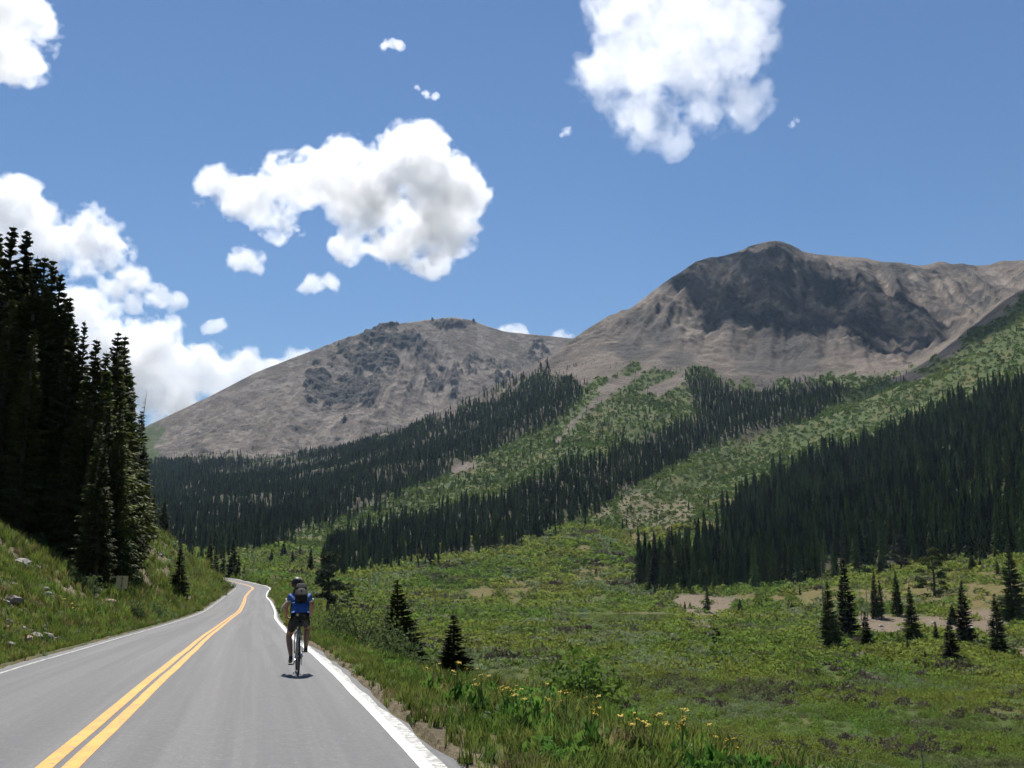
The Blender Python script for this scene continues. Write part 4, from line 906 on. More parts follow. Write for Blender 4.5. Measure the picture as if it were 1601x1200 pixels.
def snag(x, y, z, h, label, seed, rad=.012, nb=16, lean=(0, 0), mat=None, bl=.10, twigs=True):
    r = random.Random(seed); L = (lean[0]*h, lean[1]*h); ax = lambda f: (L[0]*f*f, L[1]*f*f, f*h)
    tr = mk_mesh('trunk', *merge([tube([ax(-.02), ax(.25), ax(.55), ax(.8), ax(1)], [rad*h, rad*.85*h, rad*.6*h, rad*.35*h, rad*.08*h], 7)]), mat or M_DEAD, True); pr = []
    for k in range(nb):
        f = r.uniform(.22, .96); a = r.uniform(0, 6.28); l = bl*h*(1.15-f)*r.uniform(.5, 1.2); p = ax(f); q = (p[0]+math.cos(a)*l, p[1]+math.sin(a)*l, p[2]-l*r.uniform(-.1, .45)); pr.append(tube([p, tuple((a_+b_)/2+(.03*l if i == 2 else 0) for i, (a_, b_) in enumerate(zip(p, q))), q], [rad*.28*h, rad*.18*h, rad*.05*h], 4))
    o = bpy.data.objects.new('dead_tree', None); COL.objects.link(o); o.location = (x, y, z); tag(o, label, 'dead tree', 'bare dead trees'); link('trunk', tr, o); link('branches', mk_mesh('branches', *merge(pr), mat or M_DEAD), o); return o
for u, vb_, vt, lab, sd, ra, nb in ((1347, 970, 908, 'thin bare snag, left of two beside the slender spruce', 1, .012, 14), (1357, 970, 895, 'taller bare snag, right of two beside the slender spruce', 2, .012, 18), (1288, 958, 877, 'grey half-dead spruce skeleton behind the bank-side clump', 3, .014, 60), (1059, 897, 828, 'bare pole-like snag at the left tip of the right forest', 4, .011, 6)):
    x, y, z = hit(u, vb_); snag(x, y, z, px_height(x, y, z, vt), lab, sd, ra, nb)
x, y, z = at_depth(1414, 66); snag(x, y, z, px_height(x, y, z, 1097), 'leaning leafless dead tree at the bottom right of the meadow', 6, .011, 34, (-.07, 0), bl=.2)
x, y, z = hit(203, 872); snag(x, y, z, px_height(x, y, z, 608), 'bare leaning dead top at the right end of the left stand', 8, .008, 46, (.035, 0), bl=.13)
def log(u0_, v0_, u1_, v1_, rad, label):
    a = np.array(hit(u0_, v0_)); b = np.array(hit(u1_, v1_)); b[1] = a[1]+np.clip(b[1]-a[1], -3, 3); b[0] = (u1_-CU)/FPX*b[1]; b[2] = float(hz(b[0], b[1])); a[2] += rad+.25; b[2] += rad+.3
    o = link('fallen_log', mk_mesh('fallen_log', *merge([tube([a-a, (b-a)*.5+np.array([0, 0, .05]), b-a], [rad, rad*.85, rad*.5], 9)]), M_DEAD, True), None, tuple(a)); tag(o, label, 'log')
log(1436, 932, 1474, 932, .16, 'bleached white fallen log on the brown terrace under the rounded pine')
M_ROCK = simple('rock', (.235, .205, .185), .9, var=.35, scale=2.5, bump=.5); M_ROCKP = simple('pinkish_rock', (.34, .25, .20), .9, var=.3, scale=2.5, bump=.5); M_ROCKL = simple('pale_rock', (.30, .28, .255), .9, var=.2, scale=2.5, bump=.4)
ROCKS = []
for i in range(6):
    bm = bmesh.new(); bmesh.ops.create_icosphere(bm, subdivisions=2, radius=1.0); r = random.Random(i); ax = (r.uniform(.8, 1.2), r.uniform(.7, 1.0), r.uniform(.5, .8))
    for v in bm.verts:
        n_ = mnoise.noise(v.co*1.1+Vector((i*5, 0, 0)))*.55+mnoise.noise(v.co*2.7+Vector((0, i*3, 0)))*.22; q = v.co*(1+n_); q = Vector((round(q.x*2.3)/2.3*.45+q.x*.55, round(q.y*2.3)/2.3*.45+q.y*.55, round(q.z*2.6)/2.6*.45+q.z*.55)); v.co = Vector((q.x*ax[0], q.y*ax[1], q.z*ax[2]))
    for mt in (M_ROCK, M_ROCKP, M_ROCKL):
        me = bpy.data.meshes.new('rock'); bm.to_mesh(me); me.materials.append(mt); ROCKS.append(me)
    bm.free()
def rock(u, v, wpx, mi_, label, group=None, sh=0):
    x, y, z = hit(u, v); s = wpx*1.35/FPX*math.hypot(x, y)/2
    o = link('rock', ROCKS[(sh % 6)*3+mi_], None, (x, y, z+s*.15)); o.scale = (s, s*1.1, s); r = random.Random(int(u*7+v)); o.rotation_euler = (r.uniform(-.3, .3), r.uniform(-.3, .3), r.uniform(0, 6)); tag(o, label, 'rock', group)
RK = [(28,885,20,2,'flat pale-topped rock high on the left slope'), (57,890,10,0,'small dark rock beside the flat pale rock'), (62,925,16,0,'upright grey slab in the middle of the left slope'), (72,932,14,0,'grey slab leaning under the upright one'), (22,945,22,0,'long dark boulder near the left picture edge'), (5,945,12,2,'pale stone at the left picture edge'), (56,946,8,2,'small white stone in the grass of the left slope'), (67,962,10,2,'pale stone below the long dark boulder'),
      (161,945,18,1,'long pinkish boulder lying near the road sign'), (212,962,10,0,'grey stone under the dense rounded roadside bush'), (42,1002,14,1,'orange-tan block in the rubble by the road'), (54,1000,16,0,'largest grey block in the rubble by the road'), (36,986,12,0,'grey block at the top of the roadside rubble'), (72,1000,16,0,'dark block right of the roadside rubble'), (82,1002,12,0,'grey stone at the right end of the roadside rubble'), (140,990,10,1,'pinkish stone close to the left edge line'), (132,992,8,1,'small tan stone close to the left edge line'), (120,992,8,0,'small dark stone close to the left edge line'),
      (290,938,10,1,'pale pinkish boulder, upper one beside the bushy roadside spruce'), (296,932,8,1,'pinkish boulder behind the bushy roadside spruce'), (300,936,8,1,'reddish boulder at the edge of the left lane'), (252,868,8,2,'pale stone on the far left cut slope'), (260,903,7,2,'small white stone low on the far left cut slope'), (319,889,4,2,'white stone on the skyline of the left cut slope'), (672,1098,7,0,'dark stone in the gravel by the white edge line'), (602,1083,8,1,'reddish stone beside the white edge line'), (12,1010,14,0,'dark stone low at the left picture edge'), (100,965,9,0,'half-buried grey stone in the yellow flowers'), (20,915,10,0,'grey stone in the upper left grass')]
for i, (u, v, w, mi_, lab) in enumerate(RK): rock(u, v, w, mi_, lab, 'rocks on the road banks', i)
rr_ = random.Random(11)
for i in range(46):
    if i < 30: u, v = rr_.uniform(10, 95), rr_.uniform(965, 1008); w = rr_.uniform(3, 8); lab = 'small stone in the rubble at the foot of the left slope'; gq = 'rubble stones at the left roadside'
    else: u, v = rr_.uniform(1330, 1540), rr_.uniform(968, 990); w = rr_.uniform(3, 5.5); lab = 'pale cobble on the gravel bank in the right meadow'; gq = 'cobbles of the gravel bank'
    rock(u, v, w, rr_.choice((0, 1, 0, 2)) if i < 30 else 2, lab, gq, i)
# yellow flowers
M_PETAL = simple('yellow_petals', (.60, .42, .010), .7, var=.3, scale=9); M_STEM = simple('flower_stem', (.07, .13, .03), .7)
def head_mesh(seed):
    r = np.random.default_rng(seed); n = 26; c = r.normal(size=(n, 3))*np.array([.03, .03, .012]); a = r.uniform(0, 6.28, n); s = r.uniform(.008, .016, n); V = []; F = []
    for i in range(n):
        d = np.array([math.cos(a[i]), math.sin(a[i]), r.uniform(-.3, .5)])*s[i]; e = np.array([-math.sin(a[i]), math.cos(a[i]), r.uniform(-.3, .3)])*s[i]; o = len(V); V += [c[i]-d-e, c[i]+d-e, c[i]+d+e, c[i]-d+e]; F.append((o, o+1, o+2, o+3))
    return mk_mesh('flower_head', np.array(V), np.array(F), M_PETAL)
HEADS = [head_mesh(i) for i in range(3)]
def flower_plant(x, y, label, hgt, seed, sc=1.0):
    r = random.Random(seed); z = float(hz(x, y)); o = bpy.data.objects.new('yellow_flower', None); COL.objects.link(o); o.location = (x, y, z); tag(o, label, 'flower', 'yellow flowers along the verge'); pr = []; tips = []
    for k in range(r.randint(2, 4)):
        a = r.uniform(0, 6.28); q = r.uniform(.02, .14)*sc; h = hgt*r.uniform(.8, 1.12); t = (math.cos(a)*q, math.sin(a)*q, h); pr.append(tube([(0, 0, -.05), (t[0]*.3, t[1]*.3, h*.5), t], [.006, .005, .003], 5)); tips.append(t)
    link('stems', mk_mesh('stems', *merge(pr), M_STEM), o); V, F = leaf_ball(seed, 60, .14, hgt*.6, .08, up=1.2); link('leaves', mk_mesh('leaves', V, F, M_HERB), o)
    for t in tips: c = link('flower_head', HEADS[r.randrange(3)], o, t); c.rotation_euler = (r.uniform(-.4, .4), r.uniform(-.4, .4), r.uniform(0, 6)); s = r.uniform(.32, .6)*sc; c.scale = (s, s, s)
FL_ = [(560,1003),(572,1006),(584,1008),(596,1010),(604,1013),(612,1016),(640,1036),(648,1034),(622,1042),(672,1058),(690,1050),(700,1048),(712,1075),(733,1066),(722,1082),(744,1086),(754,1088),(770,1092),(792,1094),(806,1104),(755,1098),(820,1122),(840,1108),(868,1106),(886,1116),(858,1122),(880,1136),(922,1150),(936,1134),(950,1148),(992,1160),(1005,1166),(1040,1150),(1052,1146),(1070,1152),(1088,1150),(1100,1158),(1068,1176),(1084,1178),(1118,1190),(1136,1194),(985,1180),(1012,1188)]
for i, (u, v) in enumerate(FL_):
    if i % 3 == 2: continue
    hgt = .42+.12*((i*7) % 5)/4; d = None
    x, y, z = hit(u, min(v+34, 1260)) if v > 1040 else hit(u, v+12)
    if y > 60 or (v > 1040 and y > 30): continue
    lab = 'yellow flower plant on the grassy verge below the willow bushes' if v < 1040 else ('yellow flower plant on the verge beside the dark conical spruce' if v < 1105 else 'yellow flower plant on the near verge at the bottom of the picture')
    flower_plant(x, y, lab, hgt, 900+i, 1.0 if v > 1040 else 1.25)
for i, (u, v) in enumerate(((88,938),(98,942),(104,946),(110,950),(116,954),(126,956),(134,958))): x, y, z = hit(u, v+8); flower_plant(x, y, 'yellow flower plant on the sunny left slope near the sign', .4, 960+i, 1.6)

# ------------------------------------------------------------------ road sign (seen from behind), poles and wire
M_SIGN = simple('weathered_sign_back', (.60, .49, .27), .6, .0, .12, 5); M_POST = simple('steel_post', (.20, .175, .13), .6, .4); M_POLE = simple('pole_wood', (.11, .085, .065), .9, var=.3, scale=2)
x, y, z = hit(187, 946); hsg = px_height(x, y, z, 900); yaw = math.atan2(-x, y)*1.0
sg = bpy.data.objects.new('road_sign', None); COL.objects.link(sg); sg.location = (x, y, z); sg.rotation_euler = (.02, .03, yaw); tag(sg, 'back of a tan rectangular road sign on a thin post at the left roadside', 'sign')
def bevel_box(name, sx, sy, sz, c, mat, parent, bev=.006):
    bm = bmesh.new(); bmesh.ops.create_cube(bm, size=1.0); bmesh.ops.scale(bm, vec=(sx, sy, sz), verts=bm.verts); bmesh.ops.bevel(bm, geom=list(bm.edges), offset=bev, segments=2, affect='EDGES'); bmesh.ops.translate(bm, vec=c, verts=bm.verts)
    me = bpy.data.meshes.new(name); bm.to_mesh(me); bm.free(); me.materials.append(mat); return link(name, me, parent)
ws = 17/FPX*y
bevel_box('panel', ws, .006, hsg*.44, (0, .04, hsg*.78), M_SIGN, sg, .002); bevel_box('post', .05, .035, hsg*1.08, (0, 0, hsg*.44), M_POST, sg)
for q in (.66, .9): bevel_box('bracket', ws*.25, .02, .035, (0, .028, hsg*q), M_POST, sg, .003)
def pole(x, y, z, h, label, arm=None, yaw=0):
    o = bpy.data.objects.new('utility_pole', None); COL.objects.link(o); o.location = (x, y, z); o.rotation_euler = (0, 0, yaw); tag(o, label, 'pole', 'wooden line poles in the meadow')
    link('shaft', mk_mesh('shaft', *merge([tube([(0, 0, -.5), (0, 0, h*.5), (0, 0, h)], [.15, .125, .10], 10)]), M_POLE, True), o)
    if arm: bevel_box('crossarm', arm, .1, .12, (0, -.12, h-.35), M_POLE, o)
    for s in ((-.42, 0, .42) if arm else (0,)): link('insulator', mk_mesh('insulator', *merge([tube([(s*(arm or 0), -.12 if arm else 0, h-.29 if arm else h), (s*(arm or 0), -.12 if arm else 0, h-.12 if arm else h+.15)], [.04, .03], 6)]), M_POST), o)
    return Vector((x, y, z+h))
x, y, z = at_depth(664, 138); A1 = pole(x, y, z, px_height(x, y, z, 1004), 'wooden pole with a crossarm behind the roadside plants', 1.35, .3)
x, y, z = hit(680, 949); A2 = pole(x, y, z, px_height(x, y, z, 925), 'bare wooden pole standing in the far green meadow')
x, y, z = hit(984, 922); A4 = pole(x, y, z, px_height(x, y, z, 897), 'thin wooden pole left of the right forest tip')
A3 = Vector((.43*45, 45, -7.0)); zz = float(hz(A3.x, A3.y)); A3 = pole(A3.x, A3.y, zz, max(3.5, -6.9-zz), 'wooden pole just below the picture edge carrying the wire', 1.35, .3)
M_WIRE = simple('wire_metal', (.12, .12, .12), .7, .2)
def wire(a, b, sag, label):
    P = [a.lerp(b, t/24)+Vector((0, 0, -sag*4*(t/24)*(1-t/24))) for t in range(25)]; c = P[0]
    o = link('power_wire', mk_mesh('power_wire', *merge([tube([tuple(p-c) for p in P], [.008]*25, 5)]), M_WIRE), None, tuple(c)); tag(o, label, 'wire')
wire(A3, A1, 1.1, 'thin sagging wire crossing the willows at the bottom of the meadow'); wire(A1, A2, 3.0, 'thin wire running up the meadow between two poles')

# ------------------------------------------------------------------ cyclist, bicycle and backpack (local frame: x right, y forward, z up, origin under the rear wheel)
bx0, by0, bz0 = hit(466, 1061.5)
s0, z0, i0 = road_sz([bx0], [by0]); bz0 = float(z0[0])-.012*abs(float(s0[0]))+.002
hd = math.atan2(-tang[int(i0[0])][0], tang[int(i0[0])][1])
BASE = Vector((bx0, by0, bz0)); ROT = (0, 0, hd)
M_TYRE = simple('tyre_rubber', (.018, .018, .018), .75); M_RIM = simple('black_alloy', (.05, .05, .055), .35, .7); M_SPOKE = simple('steel_spoke', (.45, .45, .46), .3, .9); M_FRAME = simple('silver_frame', (.36, .37, .38), .3, .7, .05)
M_SADDLE = simple('saddle_vinyl', (.015, .015, .016), .5); M_TAPE = simple('yellow_bar_tape', (.55, .42, .05), .7); M_CHROME = simple('crank_alloy', (.40, .40, .42), .3, .9)
def root(name, label, cat):
    o = bpy.data.objects.new(name, None); COL.objects.link(o); o.location = BASE; o.rotation_euler = ROT; return tag(o, label, cat)
def tubes(name, L, mat, parent, n=8): return link(name, mk_mesh(name, *merge([tube(P, R if isinstance(R, (list, tuple)) else [R]*len(P), n) for P, R in L]), mat, True), parent)
def torus(R, r, nR=40, nr=8, sq=1.0):
    V = []; F = []
    for i in range(nR):
        a = 2*math.pi*i/nR
        for k in range(nr): b = 2*math.pi*k/nr; q = R+r*math.cos(b); V.append((r*sq*math.sin(b), q*math.cos(a), q*math.sin(a)))
    for i in range(nR):
        for k in range(nr): F.append((i*nr+k, i*nr+(k+1) % nr, ((i+1) % nR)*nr+(k+1) % nr, ((i+1) % nR)*nr+k))
    return np.array(V), F
bike = root('bicycle', 'silver-framed road bicycle with thin black tyres under the rider', 'bicycle')
WR = .336; BBp = (0, .41, .275); ST = (0, .225, .86); HTt = (0, .86, .90); HTb = (0, .90, .745); FA_ = (0, 1.0, WR); RA = (0, 0, WR)
fr = tubes('frame', [([BBp, ST], .017), ([ST, HTt], .017), ([BBp, HTb], .020), ([HTt, HTb], .020)]+[([BBp, (s*.05, .2, .30), (s*.065, 0, WR)], .010) for s in (-1, 1)]+[([ST, (s*.045, .12, .62), (s*.06, 0, WR)], .008) for s in (-1, 1)], M_FRAME, bike)
tubes('fork', [([HTb, (s*.05, .91, .68), (s*.05, 1.0, WR)], [.016, .014, .010]) for s in (-1, 1)], M_FRAME, bike)
def wheel(c):
    w = link('wheel', mk_mesh('wheel_rim', *merge([torus(.305, .012, 44, 8, .8)]), M_RIM, True), bike, c)
    link('tyre', mk_mesh('tyre', *merge([torus(.322, .0135, 48, 10)]), M_TYRE, True), w)
    tubes('hub', [([(-.055, 0, 0), (.055, 0, 0)], .020)], M_CHROME, w)
    link('spokes', mk_mesh('spokes', *merge([tube([(s*.03, .018*math.cos(a+.5*s), .018*math.sin(a+.5*s)), (0, .30*math.cos(a), .30*math.sin(a))], [.0016, .0016], 4) for k in range(24) for a in [2*math.pi*k/24] for s in [1 if k % 2 else -1]]), M_SPOKE), w); return w
wheel(RA); wheel(FA_)
tubes('seat_post', [([ST, (0, .205, .935)], .0135)], M_CHROME, bike)
def lathe_blob(name, pts, mat, parent, n=12):     # stacked elliptic sections (y, halfwidth, zc, halfheight)
    V = []; F = []
    for (y, hw, zc_, hh) in pts:
        for k in range(n): a = 2*math.pi*k/n; V.append((hw*math.cos(a), y, zc_+hh*math.sin(a)))
    for i in range(len(pts)-1):
        for k in range(n): F.append((i*n+k, (i+1)*n+k, (i+1)*n+(k+1) % n, i*n+(k+1) % n))
    m = len(V); V += [(0, pts[0][0], pts[0][2]), (0, pts[-1][0], pts[-1][2])]; L_ = (len(pts)-1)*n
    T3 = [(m, k, (k+1) % n) for k in range(n)]+[(m+1, L_+(k+1) % n, L_+k) for k in range(n)]
    return link(name, mk_mesh(name, *merge([(np.array(V), F, T3)]), mat, True), parent)
lathe_blob('saddle', [(.06, .03, .965, .012), (.08, .068, .966, .022), (.14, .07, .962, .024), (.20, .04, .958, .020), (.28, .022, .956, .018), (.335, .012, .955, .012)], M_SADDLE, bike)
lathe_blob('saddle_bag', [(.02, .03, .88, .03), (.035, .05, .885, .05), (.11, .048, .895, .05), (.17, .03, .91, .035)], M_SADDLE, bike)
tubes('stem', [([HTt, (0, .87, .945), (0, .95, .965)], .015)], M_RIM, bike)
hb_ = tubes('handlebar', [([(-.20, .955, .965), (0, .95, .968), (.20, .955, .965)], .0145)]+[([(s*.20, .955, .965), (s*.21, 1.02, .962), (s*.212, 1.055, .92), (s*.213, 1.03, .86), (s*.214, .95, .835)], .0145) for s in (-1, 1)], M_RIM, bike)
for s in (-1, 1): tubes('bar_tape', [([(s*.13, .955, .967), (s*.2, .957, .966), (s*.21, 1.02, .963), (s*.212, 1.058, .92), (s*.213, 1.03, .858), (s*.214, .955, .834)], .0178)], M_TAPE, hb_)
for s in (-1, 1): tubes('brake_lever', [([(s*.21, 1.03, .97), (s*.211, 1.085, 1.0), (s*.212, 1.09, .93), (s*.212, 1.07, .87)], [.017, .015, .007, .005])], M_RIM, bike)
pedal = {-1: (-.145, .31, .17), 1: (.145, .515, .375)}
cr = tubes('crank', [([(s*.045, BBp[1], BBp[2]), (s*.075, pedal[s][1], pedal[s][2])], [.014, .011]) for s in (-1, 1)]+[([(-.06, *BBp[1:]), (.06, *BBp[1:])], .018)], M_CHROME, bike)
link('chainring', mk_mesh('chainring', *merge([torus(.10, .006, 32, 6, .5)]), M_CHROME, True), cr, (.055, BBp[1], BBp[2]))
for s in (-1, 1): tubes('pedal', [([(s*.08, *pedal[s][1:]), (s*.175, *pedal[s][1:])], .010), ([(s*.10, pedal[s][1]-.035, pedal[s][2]), (s*.16, pedal[s][1]-.035, pedal[s][2])], .010), ([(s*.10, pedal[s][1]+.035, pedal[s][2]), (s*.16, pedal[s][1]+.035, pedal[s][2])], .010)], M_RIM, bike)
tubes('chain', [([(.055, BBp[1], BBp[2]+.10), (.05, 0, WR+.035)], .004), ([(.055, BBp[1], BBp[2]-.10), (.05, .03, WR-.16), (.05, 0, WR-.035)], .004)], M_RIM, bike, 5)
link('cassette', mk_mesh('cassette', *merge([torus(.04, .012, 24, 6, 1.2)]), M_CHROME, True), bike, (.045, 0, WR))
tubes('rear_brake', [([(-.035, .10, .70), (-.03, .085, .72), (0, .09, .745), (.03, .085, .72), (.035, .10, .70)], .009)], M_RIM, bike)

M_SKIN = simple('skin', (.36, .20, .13), .55, var=.1); M_HAIR = simple('dark_hair', (.016, .012, .010), .55, var=.4, scale=40); M_BLUE = simple('blue_jersey', (.028, .095, .34), .8, var=.12, scale=12, bump=.25)
M_WHT = simple('white_cloth', (.74, .74, .74), .8); M_RED = simple('red_cloth', (.42, .03, .025), .8); M_SHORT = simple('black_shorts', (.012, .012, .014), .6, var=.2, scale=14, bump=.2); M_SHOE = simple('dark_shoe', (.03, .028, .03), .5); M_SOCK = simple('dark_sock', (.05, .05, .06), .8)
def skin(name, J, E, mat, parent, rootj, lev=2):
    names = list(J); me = bpy.data.meshes.new(name); me.from_pydata([J[n][0] for n in names], [(names.index(a), names.index(b)) for a, b in E], [])
    o = link(name, me, parent); md = o.modifiers.new('skin', 'SKIN'); md.use_smooth_shade = True; md.branch_smoothing = .35
    for i, n in enumerate(names):
        r = J[n][1]; sv = me.skin_vertices[0].data[i]; sv.radius = (r, r) if not isinstance(r, tuple) else r; sv.use_root = (n == rootj)
    sb = o.modifiers.new('subsurf', 'SUBSURF'); sb.levels = sb.render_levels = lev; me.materials.append(mat); return o
person = root('person', 'cyclist in blue jersey and black shorts riding away up the right lane', 'person')
def mix3(a, b, t): return tuple(a[i]+(b[i]-a[i])*t for i in range(3))
PEL, SP1, SP2, CH, NK = (0, .20, 1.03), (0, .27, 1.13), (0, .38, 1.25), (0, .50, 1.36), (0, .60, 1.44)
HD0, HD1, HD2 = (-.035, .645, 1.52), (-.055, .675, 1.60), (-.055, .675, 1.66)
J = {'pel': (PEL, (.135, .12)), 's1': (SP1, (.13, .105)), 's2': (SP2, (.145, .11)), 'ch': (CH, (.14, .10)), 'nk': (NK, .062), 'h0': (HD0, .072), 'h1': (HD1, .092), 'h2': (HD2, .068), 'nose': ((-.055, .775, 1.58), .016)}
E = [('pel', 's1'), ('s1', 's2'), ('s2', 'ch'), ('ch', 'nk'), ('nk', 'h0'), ('h0', 'h1'), ('h1', 'h2'), ('h1', 'nose')]
HIP, KNE, ANK, SHO, ELB, WRI = {}, {}, {}, {}, {}, {}
for s, t in ((-1, 'l'), (1, 'r')):
    ank = (s*.135, pedal[s][1]-.10, pedal[s][2]+(.155 if s < 0 else .09)); HIP[s] = (s*.085, .215, .985); ANK[s] = ank
    KNE[s] = (-.175, .535, .655) if s < 0 else (.155, .60, .80)
    SHO[s] = (s*.185, .54, 1.375); ELB[s] = (s*.25, .70, 1.16); WRI[s] = (s*.225, .93, 1.02)
    mt = mix3(HIP[s], KNE[s], .5); ca = mix3(KNE[s], ANK[s], .35); ca = (ca[0], ca[1]-.02, ca[2]); toe = (s*.14, ank[1]+.15, pedal[s][2]+.03)
    J.update({'hip'+t: (HIP[s], (.092, .10)), 'mt'+t: (mt, .082), 'kn'+t: (KNE[s], .057), 'ca'+t: (ca, .060), 'an'+t: (ank, .036), 'to'+t: (toe, .035),
              'sh'+t: (mix3(CH, SHO[s], .93), .054), 'mu'+t: (mix3(SHO[s], ELB[s], .5), .047), 'el'+t: (ELB[s], .040), 'fo'+t: (mix3(ELB[s], WRI[s], .35), .042), 'wr'+t: (WRI[s], .028), 'pa'+t: ((s*.215, 1.0, 1.005), (.036, .022)), 'ear'+t: ((s*.088-.055, .66, 1.58), .018)})
    E += [('pel', 'hip'+t), ('hip'+t, 'mt'+t), ('mt'+t, 'kn'+t), ('kn'+t, 'ca'+t), ('ca'+t, 'an'+t), ('an'+t, 'to'+t), ('ch', 'sh'+t), ('sh'+t, 'mu'+t), ('mu'+t, 'el'+t), ('el'+t, 'fo'+t), ('fo'+t, 'wr'+t), ('wr'+t, 'pa'+t), ('h1', 'ear'+t)]
    for k in range(4):
        x_ = s*(.188+.017*k) ; a_, b_, c_ = (x_, 1.045, 1.004), (x_-s*.004*(k-1), 1.075-.004*k, .985), (x_-s*.004*(k-1), 1.07-.004*k, .955)
        J.update({f'f{k}a'+t: (a_, .0095), f'f{k}b'+t: (b_, .009), f'f{k}c'+t: (c_, .008)}); E += [('pa'+t, f'f{k}a'+t), (f'f{k}a'+t, f'f{k}b'+t), (f'f{k}b'+t, f'f{k}c'+t)]
    J.update({'ta'+t: ((s*.178, 1.0, .99), .011), 'tb'+t: ((s*.180, 1.03, .972), .0095)}); E += [('pa'+t, 'ta'+t), ('ta'+t, 'tb'+t)]
skin('body', J, E, M_SKIN, person, 'pel')
Jj = {'low': ((0, .225, 1.10), (.160, .125)), 'pel': ((0, .25, 1.13), (.165, .13)), 's1': ((0, .295, 1.17), (.172, .13)), 's2': (SP2, (.185, .132)), 'ch': (CH, (.195, .128)), 'nk': (mix3(CH, NK, .6), .085)}; Ej = [('low', 'pel'), ('pel', 's1'), ('s1', 's2'), ('s2', 'ch'), ('ch', 'nk')]
for s, t in ((-1, 'l'), (1, 'r')): Jj.update({'sh'+t: (mix3(CH, SHO[s], .90), .080), 'a'+t: (mix3(SHO[s], ELB[s], .26), .066)}); Ej += [('ch', 'sh'+t), ('sh'+t, 'a'+t)]
skin('jersey', Jj, Ej, M_BLUE, person, 'pel')
for s in (-1, 1):
    skin('white_sleeve_band', {'a': (mix3(SHO[s], ELB[s], .20), .073), 'b': (mix3(SHO[s], ELB[s], .42), .066)}, [('a', 'b')], M_WHT, person, 'a', 1)
    skin('red_cuff', {'a': (mix3(SHO[s], ELB[s], .44), .064), 'b': (mix3(SHO[s], ELB[s], .60), .058)}, [('a', 'b')], M_RED, person, 'a', 1)
Js = {'w': ((0, .225, 1.095), (.172, .140)), 'pel': ((0, .20, 1.02), (.185, .150))}; Es = [('w', 'pel')]
for s, t in ((-1, 'l'), (1, 'r')): Js.update({'h'+t: (HIP[s], (.108, .115)), 'm'+t: (mix3(HIP[s], KNE[s], .45), .094), 'k'+t: (mix3(HIP[s], KNE[s], .70), .080)}); Es += [('pel', 'h'+t), ('h'+t, 'm'+t), ('m'+t, 'k'+t)]
skin('shorts', Js, Es, M_SHORT, person, 'pel')
em = link('emblem', mk_mesh('emblem', *merge([torus(.017, .0045, 18, 6, .6), torus(.004, .004, 8, 5, .8)]), M_WHT, True), person, (-.05, .048, 1.06)); em.rotation_euler = (0, 0, math.pi/2)
for s, t in ((-1, 'l'), (1, 'r')):
    ank = ANK[s]; toe = (s*.14, pedal[s][1]+.06, pedal[s][2]+.035); heel = (s*.135, ank[1]-.065, ank[2]-.06)
    skin('shoe', {'h': (heel, (.036, .038)), 'm': (mix3(heel, toe, .5), (.040, .036)), 't': (toe, (.036, .026)), 'a': ((ank[0], ank[1]-.005, ank[2]-.01), .040)}, [('h', 'm'), ('m', 't'), ('h', 'a')], M_SHOE, person, 'm', 2)
    skin('sock', {'a': (mix3(ank, KNE[s], .02), .041), 'b': (mix3(ank, KNE[s], .17), .042)}, [('a', 'b')], M_SOCK, person, 'a', 1)
bm = bmesh.new(); bmesh.ops.create_icosphere(bm, subdivisions=3, radius=1.0)
for v in bm.verts:
    n_ = 1+.05*mnoise.noise(v.co*6); v.co = Vector((v.co.x*.106*n_, v.co.y*.115*n_, v.co.z*.120*n_))
    if v.co.y > .06 and v.co.z < .05: v.co *= .72
    if v.co.z < -.06: v.co.x *= .75
me = bpy.data.meshes.new('hair'); bm.to_mesh(me); bm.free(); me.materials.append(M_HAIR); me.polygons.foreach_set('use_smooth', [True]*len(me.polygons)); hr = link('hair', me, person, (-.055, .655, 1.615)); hr.rotation_euler = (-.25, 0, 0)
bm = bmesh.new(); bmesh.ops.create_icosphere(bm, subdivisions=2, radius=1.0); EYE = bpy.data.meshes.new('eye'); bm.to_mesh(EYE); bm.free(); EYE.materials.append(M_HAIR)
for s in (-1, 1): link('eye', EYE, person, (s*.033-.055, .75, 1.605)).scale = (.008, .006, .006)
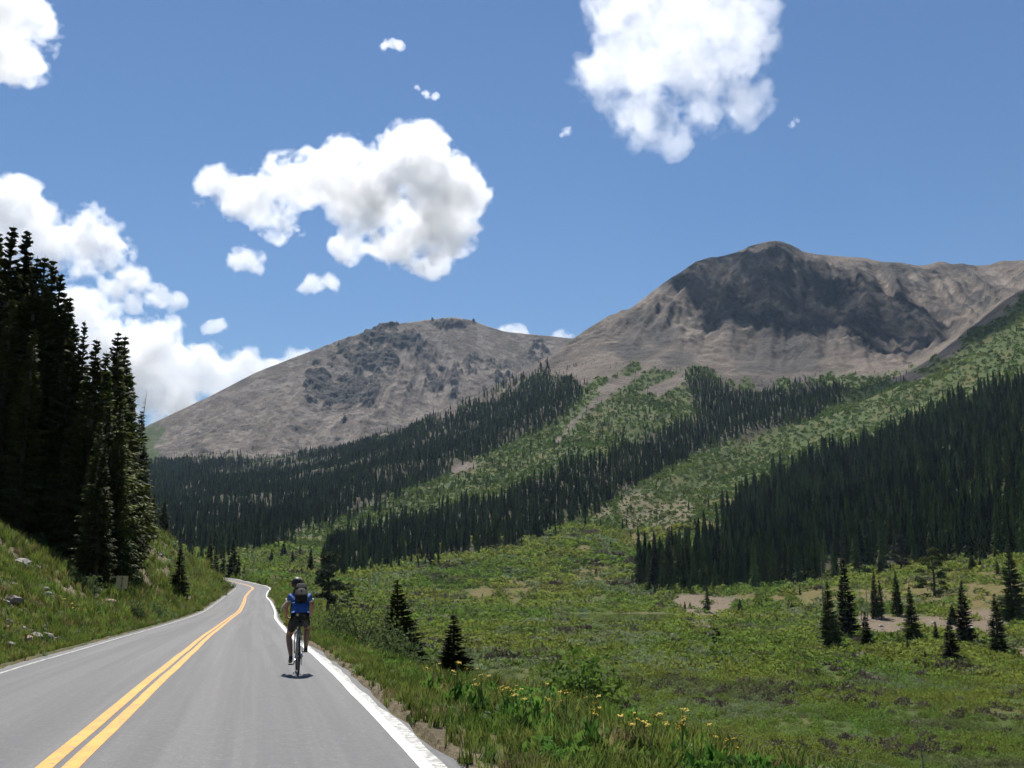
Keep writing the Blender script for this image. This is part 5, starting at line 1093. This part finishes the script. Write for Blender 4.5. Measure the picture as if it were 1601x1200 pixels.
# backpack on the rider's back
M_PACK = simple('black_pack_nylon', (.011, .011, .012), .85, var=.3, scale=14, bump=.3); M_PACKG = simple('grey_pack_mesh', (.020, .019, .020), .9, var=.3, scale=30); M_STRAP = simple('pale_strap', (.55, .55, .50), .7)
pack = root('backpack', "small black backpack with a grey mesh top on the cyclist's back", 'backpack')
bk = Vector((0, .24, .235)).normalized(); nr_ = Vector((0, -.235, .24)).normalized(); o0 = Vector((.015, .305, 1.172))+nr_*.125
def pack_blob(name, mat, L, W, T_, off, lift, n=14, pw=.55):
    V = []; F = []; ns = 13
    for i in range(ns+1):
        f = i/ns; e = max(.02, (1-abs(2*f-1)**3.2))**.5
        for k in range(n):
            a = 2*math.pi*k/n; cx = math.copysign(abs(math.cos(a))**pw, math.cos(a)); cz = math.copysign(abs(math.sin(a))**pw, math.sin(a))
            p = o0+bk*(off+L*f)+Vector((1, 0, 0))*(cx*W/2*e*(1-.12*f))+nr_*(lift+cz*T_/2*e); V.append(tuple(p))
    for i in range(ns):
        for k in range(n): F.append((i*n+k, i*n+(k+1) % n, (i+1)*n+(k+1) % n, (i+1)*n+k))
    m = len(V); V += [tuple(o0+bk*off), tuple(o0+bk*(off+L))]; T3 = [(m, (k+1) % n, k) for k in range(n)]+[(m+1, ns*n+k, ns*n+(k+1) % n) for k in range(n)]
    return link(name, mk_mesh(name, *merge([(np.array(V), F, T3)]), mat, True), pack)
pack_blob('main_compartment', M_PACK, .39, .245, .15, -.02, .045); pack_blob('front_pocket', M_PACK, .26, .19, .06, .0, .125); pack_blob('mesh_top', M_PACKG, .20, .21, .09, .215, .085)
for s in (-1, 1):
    tubes('shoulder_strap', [([tuple(o0+bk*.34+Vector((s*.075, 0, 0))+nr_*.01), (s*.10, .56, 1.495), (s*.115, .66, 1.42), (s*.12, .62, 1.26), (s*.13, .45, 1.14), tuple(o0+bk*.04+Vector((s*.11, 0, 0))+nr_*.0)], [.018, .020, .020, .018, .014, .012])], M_PACK, pack, 6)
tubes('loose_strap', [([(-.13, .44, 1.30), (-.24, .47, 1.28), (-.31, .50, 1.19), (-.345, .50, 1.12)], [.016, .015, .015, .012])], M_STRAP, pack, 6)
for q in (.06, .17): tubes('compression_strap', [([tuple(o0+bk*q+Vector((-.12, 0, 0))+nr_*.06), tuple(o0+bk*q+nr_*.165), tuple(o0+bk*q+Vector((.12, 0, 0))+nr_*.06)], .006)], M_PACKG, pack, 5)
